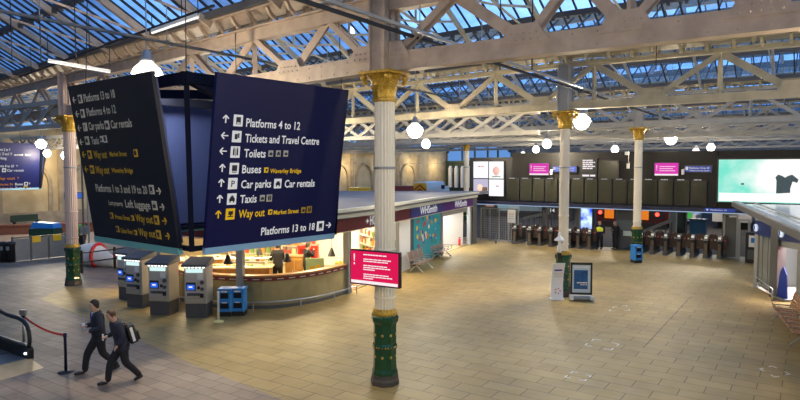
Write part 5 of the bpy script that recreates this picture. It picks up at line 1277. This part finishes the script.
MB().box((0, 0, 1.3), (2.5, 2, 2.4)).build('body', mat('oxide_red', (.22, .03, .03), .5), r)
for i in range(6): MB().box((-1.0+i*.4, -1.03, 1.3), (.08, .06, 2.3)).build('rib', MATS['oxide_red'], r)
MB().box((0, 0, .05), (2.3, 1.8, .1)).build('skid', M_black, r)

# ------------------------------------------------------------------ POSTER STANDS at the middle column
q = G(557, 299.5); r = thing('poster_totem', 'white curved leaflet totem left of the green column base', 'totem', q, .12); r.scale = (.84, .84, .97)
m = MB(); n_ = 9; vs = []; fs = []
for i in range(n_):
    f_ = i/(n_-1); y = .16*math.sin(f_*PI*.9)-.05; z = 1.42*f_; x0 = -.29+.10*f_
    vs += [(x0, y, z), (x0+.56, y, z), (x0+.56, y+.05, z), (x0, y+.05, z)]
for i in range(n_-1):
    for k in range(4): fs.append((i*4+k, i*4+(k+1) % 4, (i+1)*4+(k+1) % 4, (i+1)*4+k))
fs += [(3, 2, 1, 0), tuple((n_-1)*4+k for k in range(4))]; m.add(vs, fs); m.build('sheet', M_white, r)
MB().box((.07, .055, 1.14), (.36, .02, .06)).build('heading', mat('ink_blue', (.02, .04, .3), .5), r)
for z in (1.02, .95, .88): o = scribble(r, mat('ink_grey', (.4, .4, .42), .5), -.12, .28, z, .02, 4, .085)
for i in range(5):
    a_ = 2*PI*i/5; MB().box((.03+.12*math.cos(a_), .025, .33+.10*math.sin(a_)), (.06, .02, .05)).build('printed_mark', mat('ink_red', (.55, .15, .12), .5), r)
MB().box((0, .05, .02), (.6, .4, .04)).build('foot', M_white, r)
q = G(581, 300); r = thing('poster_stand', 'black framed poster stand with blue sheet right of the green column base', 'sign', q, -.12); r.scale = (.87, .87, .97)
fb_ = MB(); fb_.box((-.42, .0, .82), (.07, .06, 1.20)).box((.42, 0, .82), (.07, .06, 1.20)).box((0, 0, 1.42), (.91, .06, .09)).box((0, 0, .25), (.91, .06, .08)); fb_.build('frame', M_black, r)
sh_ = MB().box((0, .01, .83), (.78, .02, 1.12)).build('sheet', mat('poster_pale', (.55, .68, .75), .4), r)
MB().box((-.02, -.01, .80), (.58, .02, .74)).build('print', mat('poster_blue', (.02, .13, .36), .35, noise=.5, nscale=7), sh_); scribble(sh_, M_white, -.2, .25, .68, .05, 3, -.024); scribble(sh_, M_white, -.05, .25, .60, .03, 3, -.024); MB().box((0, -.01, 1.28), (.6, .02, .05)).build('heading', M_white, sh_)
MB().box((0, .05, .10), (.95, .55, .12)).build('base', M_grym, r, bevel=.03); 
for s_ in (-1, 1): MB().box((s_*.42, -.15, .10), (.14, .2, .16)).build('foot', M_white, r, bevel=.02)
p = AT(559.5, 238, 23.0); r = thing('domed_fixture', 'small white domed fixture on the column above the green base', 'lamp', p)  # white domed fixture that gives no light
MB().lathe([(.08, -.55), (.08, -.3), (.05, -.28), (.05, -.12), (.20, -.10), (.19, -.05), (.08, .04), (.05, .12), (.07, .16), (.03, .22)], n=16).build('shade', M_white, r, True); MB().beam((0, 0, -.2), (.18, .3, -.2), .05, .05).build('bracket', M_grym, r); MB().box((0, 0, -.68), (.14, .14, .26)).build('housing', M_blk2, r)

# ------------------------------------------------------------------ SEATS
def make_bench(nseats, label, loc, rz, back=M_wood, seatm=M_wood, pitch=.62):
    r = thing('bench_seat', label, 'seat', loc, rz); L = nseats*pitch
    MB().box((0, .05, .36), (L, .06, .06)).build('beam', M_blk2, r)
    for i in range(nseats):
        x = -L/2+pitch*(i+.5); m = MB()
        for k in range(5): m.box((x, -.22+k*.10, .44-.01*k), (pitch-.06, .088, .035))
        m.build('seat', seatm, r); m = MB()
        for k in range(6): m.box((x, .26+.025*k, .54+k*.075), (pitch-.06, .03, .066))
        m.build('backrest', back, r)
        MB().beam((x-pitch/2+.02, .25, .42), (x-pitch/2+.02, .40, .98), .03, .04).beam((x+pitch/2-.02, .25, .42), (x+pitch/2-.02, .40, .98), .03, .04).build('back_frame', M_steel, r)
    for x in [-L/2+pitch*i for i in range(nseats+1)]:
        m = MB(); m.beam((x, -.28, .62), (x, .24, .62), .04, .03).beam((x, -.28, .62), (x, -.20, .42), .03, .03); m.build('armrest', M_steel, r)
    for x in (-L/2+.3, L/2-.3): MB().beam((x, .05, .36), (x, -.30, .02), .05, .05).beam((x, .05, .36), (x, .35, .02), .05, .05).build('leg', M_steel, r)
    return r
M_seatp = mat('seat_pinkgrey', (.30, .20, .16), .45)
nn = fnorm(fpx(421)); rz = math.atan2(nn.y, nn.x)+PI/2
make_bench(3, 'row of three seats nearer the camera, below the teal shop poster', G(422, 270), rz, M_seatp, M_seatp, .68)
make_bench(3, 'row of three seats between the teal poster and the bright doorway', G(442, 258), rz, M_seatp, M_seatp, .68)
KD = Vector((5.7, 13.7, 0)).normalized(); kr = math.atan2(KD.y, KD.x)
a_, b_ = G(776, 306, .45), G(800, 336, .45)
sd = Vector((b_.x-a_.x, b_.y-a_.y, 0)).normalized()
make_bench(6, 'long row of wooden slatted seats with steel armrests at the right edge', Vector((a_.x, a_.y, 0))+sd*1.9+Vector((.15, 0, 0)), math.atan2(sd.y, sd.x), mat('seat_wood', (.38, .19, .08), .4), mat('seat_wood', (.38, .19, .08), .4), .62)

# ------------------------------------------------------------------ RIGHT KIOSK
ko = G(757, 288); kk = thing('kiosk_building', 'kiosk at the right edge with wide pale roof and blue fascia', 'kiosk', ko)
def kb(m, name, mt, par=kk): m.v = [(v[0]-ko.x, v[1]-ko.y, v[2]) for v in m.v]; return m.build(name, mt, par)
z_ = 3.1; e0, e1 = G(732.5, 204, z_+.1), G(800, 236, z_+.1); ed = (e1-e0).normalized(); e2 = e0+ed*26
M_rk = mat('kiosk_pale_roof', (.55, .60, .56), .14, spec=1.0)
rn_ = Vector((-ed.y, ed.x, 0)); rn_ = rn_ if rn_.x > 0 else -rn_
def kp(poly, z0, z1, name, mt): return kb(MB().prism(poly, z0, z1), name, mt)
kp([e0[:2], e2[:2], (e2+rn_*12)[:2], (e0+rn_*12)[:2]], z_, z_+.12, 'roof', M_rk)
kb(MB().beam(e0+Vector((0, 0, .0)), e2, .10, .20), 'roof_edge', mat('dark_edge', (.12, .12, .11), .4)); kb(MB().beam(e0+Vector((0, 0, .12))+rn_*.12, e2+Vector((0, 0, .12))+rn_*.12, .22, .06), 'roof_flashing', M_lip)
kb(MB().beam(e0+rn_*.9+Vector((0, 0, .09)), e2+rn_*.9+Vector((0, 0, .09)), .06, .06), 'roof_seam', M_lip)
kb(MB().beam(e0+rn_*4.6+Vector((0, 0, .22)), e2+rn_*4.6+Vector((0, 0, .22)), 3.4, .2), 'roof_upstand', mat('roof_membrane', (.045, .07, .085), .6, spec=.2))
w0 = G(757, 287.5); w1 = G(776.5, 297.5); w2 = w1+(w1-w0).normalized()*.0+Vector((.15, -1.2, 0)); w3 = w2+Vector((-.35, -3.6, 0))
kb(MB().beam(w0+Vector((0, 0, 1.5)), w0+Vector((.01, .01, 1.5)), .01, .01), 'shim', M_dgry) if 0 else None
def post(p, w_=.28, m_=None): return kb(MB().box((p.x, p.y, z_/2), (w_, w_, z_), .2), 'post', m_ or M_grym)
post(w0, .2); post(w1, .36, M_dgry)
w1b = w1-(w1-w0).normalized()*.35
gp_ = kb(MB().beam(w0+Vector((0, 0, 1.3)), w1b+Vector((0, 0, 1.3)), .03, 2.4), 'glass_panel', mat('lit_glass', (.26, .28, .26), .10, noise=.25, nscale=1.2, spec=.8))
for f_ in (.33, .66): q = w0.lerp(w1b, f_); kb(MB().beam(q+Vector((0, 0, .1)), q+Vector((0, 0, 2.5)), .05, .05), 'mullion', M_dgry)
MBx = MB().beam(w0+Vector((-.05, 0, .22)), w1+Vector((-.05, 0, .22)), .06, .06); kb(MBx, 'kick_rail', M_steel)
rr_ = thing('guard_rail', 'small steel trolley rail at the foot of the right kiosk corner', 'rail', G(755, 287))
d_ = G(772, 301)-G(755, 287); MB().tube([(0, 0, 0), (0, 0, .45), tuple(d_+Vector((0, 0, .45))), tuple(d_)], .03, 8).build('rail', M_steel, rr_, True); MB().tube([(0, 0, .22), tuple(d_+Vector((0, 0, .22)))], .02, 8).build('lower_rail', M_steel, rr_, True)
fz = 2.52
for a_, b_ in ((w0, w1), (w1, w2), (w2, w3)): kb(MB().beam(a_+Vector((0, 0, fz)), b_+Vector((0, 0, fz)), .30, .56), 'fascia', mat('kiosk_navy', (.01, .025, .14), .35))
for f_, px in ((.25, 765), (.85, 783)):
    q = w0.lerp(w1, .12) if px == 765 else w1.lerp(w2, .35); o = MB().lathe([(.15, 0), (.15, .04)], n=18).build('logo_disc', mat('logo_pale', (.55, .65, .85), .4, emit=(.6, .7, .9), es=.5), kk); o.location = q-ko+Vector((-.22, -.04, 2.52)); o.rotation_euler = (0, -PI/2, 0)
    o = MB().box((0, .06, .05), (.17, .05, .03)).build('logo_mark', mat('logo_blue', (.02, .05, .3), .4), kk); o.location = q-ko+Vector((-.22, -.04, 2.52)); o.rotation_euler = (0, -PI/2, 0)
# door and interior
post(w2, .22)
kb(MB().beam(w1+Vector((0, 0, 2.12)), w2+Vector((0, 0, 2.12)), .10, .28), 'shutter_box', M_grym)
kb(MB().beam(w1+Vector((1.5, .6, 1.4)), w2+Vector((1.5, -2.2, 1.4)), .1, 2.6), 'inner_wall', mat('pinkish_inner', (.72, .25, .24), .5)); kb(MB().beam(w0+Vector((.3, .2, 1.4)), w0+Vector((9, .2, 1.4)), .1, 2.8), 'end_wall', M_grym)
kp([w0[:2], w1[:2], w2[:2], w3[:2], (w3+Vector((9, 0, 0)))[:2], (w0+Vector((9, 0, 0)))[:2]], 0, .03, 'kiosk_floor', M_ww)
kb(MB().beam(w2+Vector((0, -.1, 1.25)), w3+Vector((0, 0, 1.25)), .10, 2.4), 'wall_panel', M_grym)
q = w1.lerp(w2, .38)+Vector((-.12, 0, 0)); r = thing('banner_stand', 'tall royal blue banner standing in the right kiosk doorway', 'banner', (q.x, q.y, .03), -PI/2+.1)
MB().xprism([(-.27, .05), (.27, .05), (.20, .95), (.02, 1.25), (-.14, 1.0)], -.02, .02).build('cloth', mat('royal_blue', (.01, .04, .32), .5), r); MB().box((0, 0, .03), (.7, .25, .06)).build('foot', M_grym, r)
ld = bpy.data.lights.new('k', 'AREA'); ld.size = 1.2; ld.energy = 420; ld.color = (1, .95, .9)
r = thing('shop_light', 'flat ceiling light inside the right kiosk', 'light', w1+Vector((1.0, -.4, 2.95))); MB().box((0, 0, .04), (1.2, 1.2, .05)).build('casing', M_white, r); o = bpy.data.objects.new('light', ld); C.objects.link(o); o.parent = r

# ------------------------------------------------------------------ LEFT MIDDLE GROUND
a_, b_ = G(13, 262), G(66, 256.5); L = (b_-a_).length; r = thing('hoarding', 'low grey panel hoarding with two yellow notices behind the pinkish column', 'fence', a_, math.atan2((b_-a_).y, (b_-a_).x))
for i in range(3): x = L*i/3; MB().box((x+L/6, 0, .62), (L/3-.05, .05, 1.15)).build('panel', mat('hoarding_grey', (.24, .25, .25), .5, noise=.15), r)
for i in range(4): MB().box((L*i/3, 0, .66), (.08, .1, 1.32)).build('post', M_dgry, r)
MB().box((L/2, 0, 1.26), (L, .08, .06)).build('rail', M_dgry, r)
for px in (36, 57): x = (px-13)/53*L; MB().box((x, -.05, 1.12), (.42, .03, .34)).build('notice', mat('notice_yellow', (.80, .52, .02), .45), r)
for i, px in enumerate((4.5, 11)):
    q = G(px, 262); r = thing('litter_bin', ['black litter bin at the far left edge by the hoarding', 'black litter bin with pale top next to the hoarding end'][i], 'bin', q); MB().lathe([(.22, 0), (.22, .9), (.26, .95), (.24, 1.05), (.1, 1.1)], n=14).build('body', M_black, r, True); MB().box((0, -.24, .75), (.16, .02, .2)).build('label_panel', M_grym, r)
q = AT(46, 238, 38); r = thing('storage_box', 'dark green box with blue lid behind the grey hoarding', 'box', (q.x, q.y, 0), -.1); zt = AT(46, 222, 38).z
MB().box((0, 0, zt*.38), (1.6, .9, zt*.76)).build('body', mat('dk_green', (.01, .06, .03), .4), r); MB().add([(-.7, -.45, zt*.78), (.8, -.45, zt*.78), (.8, .45, zt*.78), (-.7, .45, zt*.78), (-.6, -.35, zt), (.7, -.35, zt*.96), (.7, .35, zt*.96), (-.6, .35, zt)], [(0, 3, 2, 1), (4, 5, 6, 7), (0, 1, 5, 4), (1, 2, 6, 5), (2, 3, 7, 6), (3, 0, 4, 7)]).build('lid', M_bluep, r)
q = G(26, 226); r = thing('platform_bench', 'dark green bench against the sandstone wall', 'bench', q, UA-PI/2+PI); 
r.rotation_euler.z = UA
MB().box((0, 0, .45), (2.2, .5, .08)).build('seat', mat('bench_green', (.02, .05, .03), .5), r); MB().box((0, .25, .7), (2.2, .06, .5)).build('backrest', MATS['bench_green'], r)
for s_ in (-1, 1): MB().box((s_*.9, 0, .22), (.08, .45, .44)).build('leg', M_blk2, r)
# railings
def railing(pts, lab):
    o0 = G(*pts[0]); r = thing('railing', lab, 'railing', o0); P_ = [G(*p)-o0 for p in pts]
    for p in P_: MB().lathe([(.07, 0), (.07, 1.02), (.04, 1.08)], n=8).build('post', M_black, r).location = p
    for a_, b_ in zip(P_, P_[1:]):
        for z in (.95, .5): MB().tube([a_+Vector((0, 0, z)), b_+Vector((0, 0, z))], .035, 6).build('rail', M_black, r)
railing([(82, 273), (115, 268.5), (150, 262)], 'black tubular railing right of the pinkish column')
q = G(96, 266); r = thing('wrapped_sack', 'white wrapped bale with red band lying behind the black railing', 'sack', q, -.35); m = MB(); vs = []; 
N_ = 14; Mn = 10
for i in range(N_+1):
    f_ = i/N_; x = -1.0+2.1*f_; rr = (.15+.75*math.sin(PI*min(1, .08+f_*.86))**.6)*(1-.45*f_)*.85
    for j in range(Mn): a_ = 2*PI*j/Mn; vs.append((x*1.15, rr*.8*math.cos(a_), max(.0, rr*.9+rr*math.sin(a_)*1.0)))
fs = [(i*Mn+j, i*Mn+(j+1) % Mn, (i+1)*Mn+(j+1) % Mn, (i+1)*Mn+j) for i in range(N_) for j in range(Mn)]+[tuple(range(Mn)), tuple(N_*Mn+j for j in range(Mn))]
m.add(vs, fs); m.build('cover', mat('white_sheet', (.68, .68, .64), .6, bump=.6, nscale=3), r, True)
rb = (.15+.75*math.sin(PI*.55)**.6)*(1-.45*.55)*.85*1.04
m = MB(); m.tube([(.18, rb*.8*math.cos(2*PI*j/16), max(.03, rb*.9+rb*math.sin(2*PI*j/16))) for j in range(17)], .09, 6); m.build('band', M_red, r, True)
# poles and small things near the left column
for i, (px, py) in enumerate(((84.5, 262), (89.5, 262))):
    q = G(px, py); r = thing('service_pole', ['slim dark service pole just right of the pinkish column', 'slim pale service pole, second to the right of the pinkish column'][i], 'pole', q); MB().lathe([(.12, 0), (.10, .1), (.05, .14), (.05, 7.2)], n=8).build('shaft', (M_dgry, M_grym)[i], r); MB().box((0, -.1, 1.7), (.2, .12, .35)).build('junction_box', M_grym, r)
q = G(128, 283); r = thing('litter_bin', 'squat bin with a red and white top behind the ticket machines', 'bin', q); zt = 1.35
MB().box((0, 0, .6), (.6, .6, 1.2)).build('body', M_dgry, r); MB().box((0, 0, 1.27), (.8, .7, .14)).build('lid', M_red, r); MB().box((0, -.05, 1.36), (.5, .4, .04)).build('top_label', M_white, r)
q = AT(66, 240, 36); r = thing('flower_tub', 'dark tub with purple and green plants behind the pinkish column', 'plant', G(80, 244)); MB().lathe([(.3, 0), (.42, .6)], n=12).build('tub', M_black, r); m = MB(); rnd = random.Random(2)
for i in range(24): m.ball((rnd.uniform(-.35, .35), rnd.uniform(-.3, .3), .7+rnd.uniform(0, .5)), .12, 5)
m.build('foliage', mat('leaf_green', (.04, .22, .05), .6), r)
# screen glow near the left wall
q = AT(74, 195.5, 52); r = thing('information_screen', 'small blue lit screen beyond the pinkish column', 'screen', q, .5); MB().box((0, 0, 0), (1.5, .15, .55)).build('case', M_black, r); MB().box((0, -.09, 0), (1.4, .02, .45)).build('display', glow('small_blue', (.05, .15, .6), .9), r); MB().beam((0, .05, 0), (0, .05, -q.z), .1, .1).build('post', M_dgry, r)
bpy.context.view_layer.update()
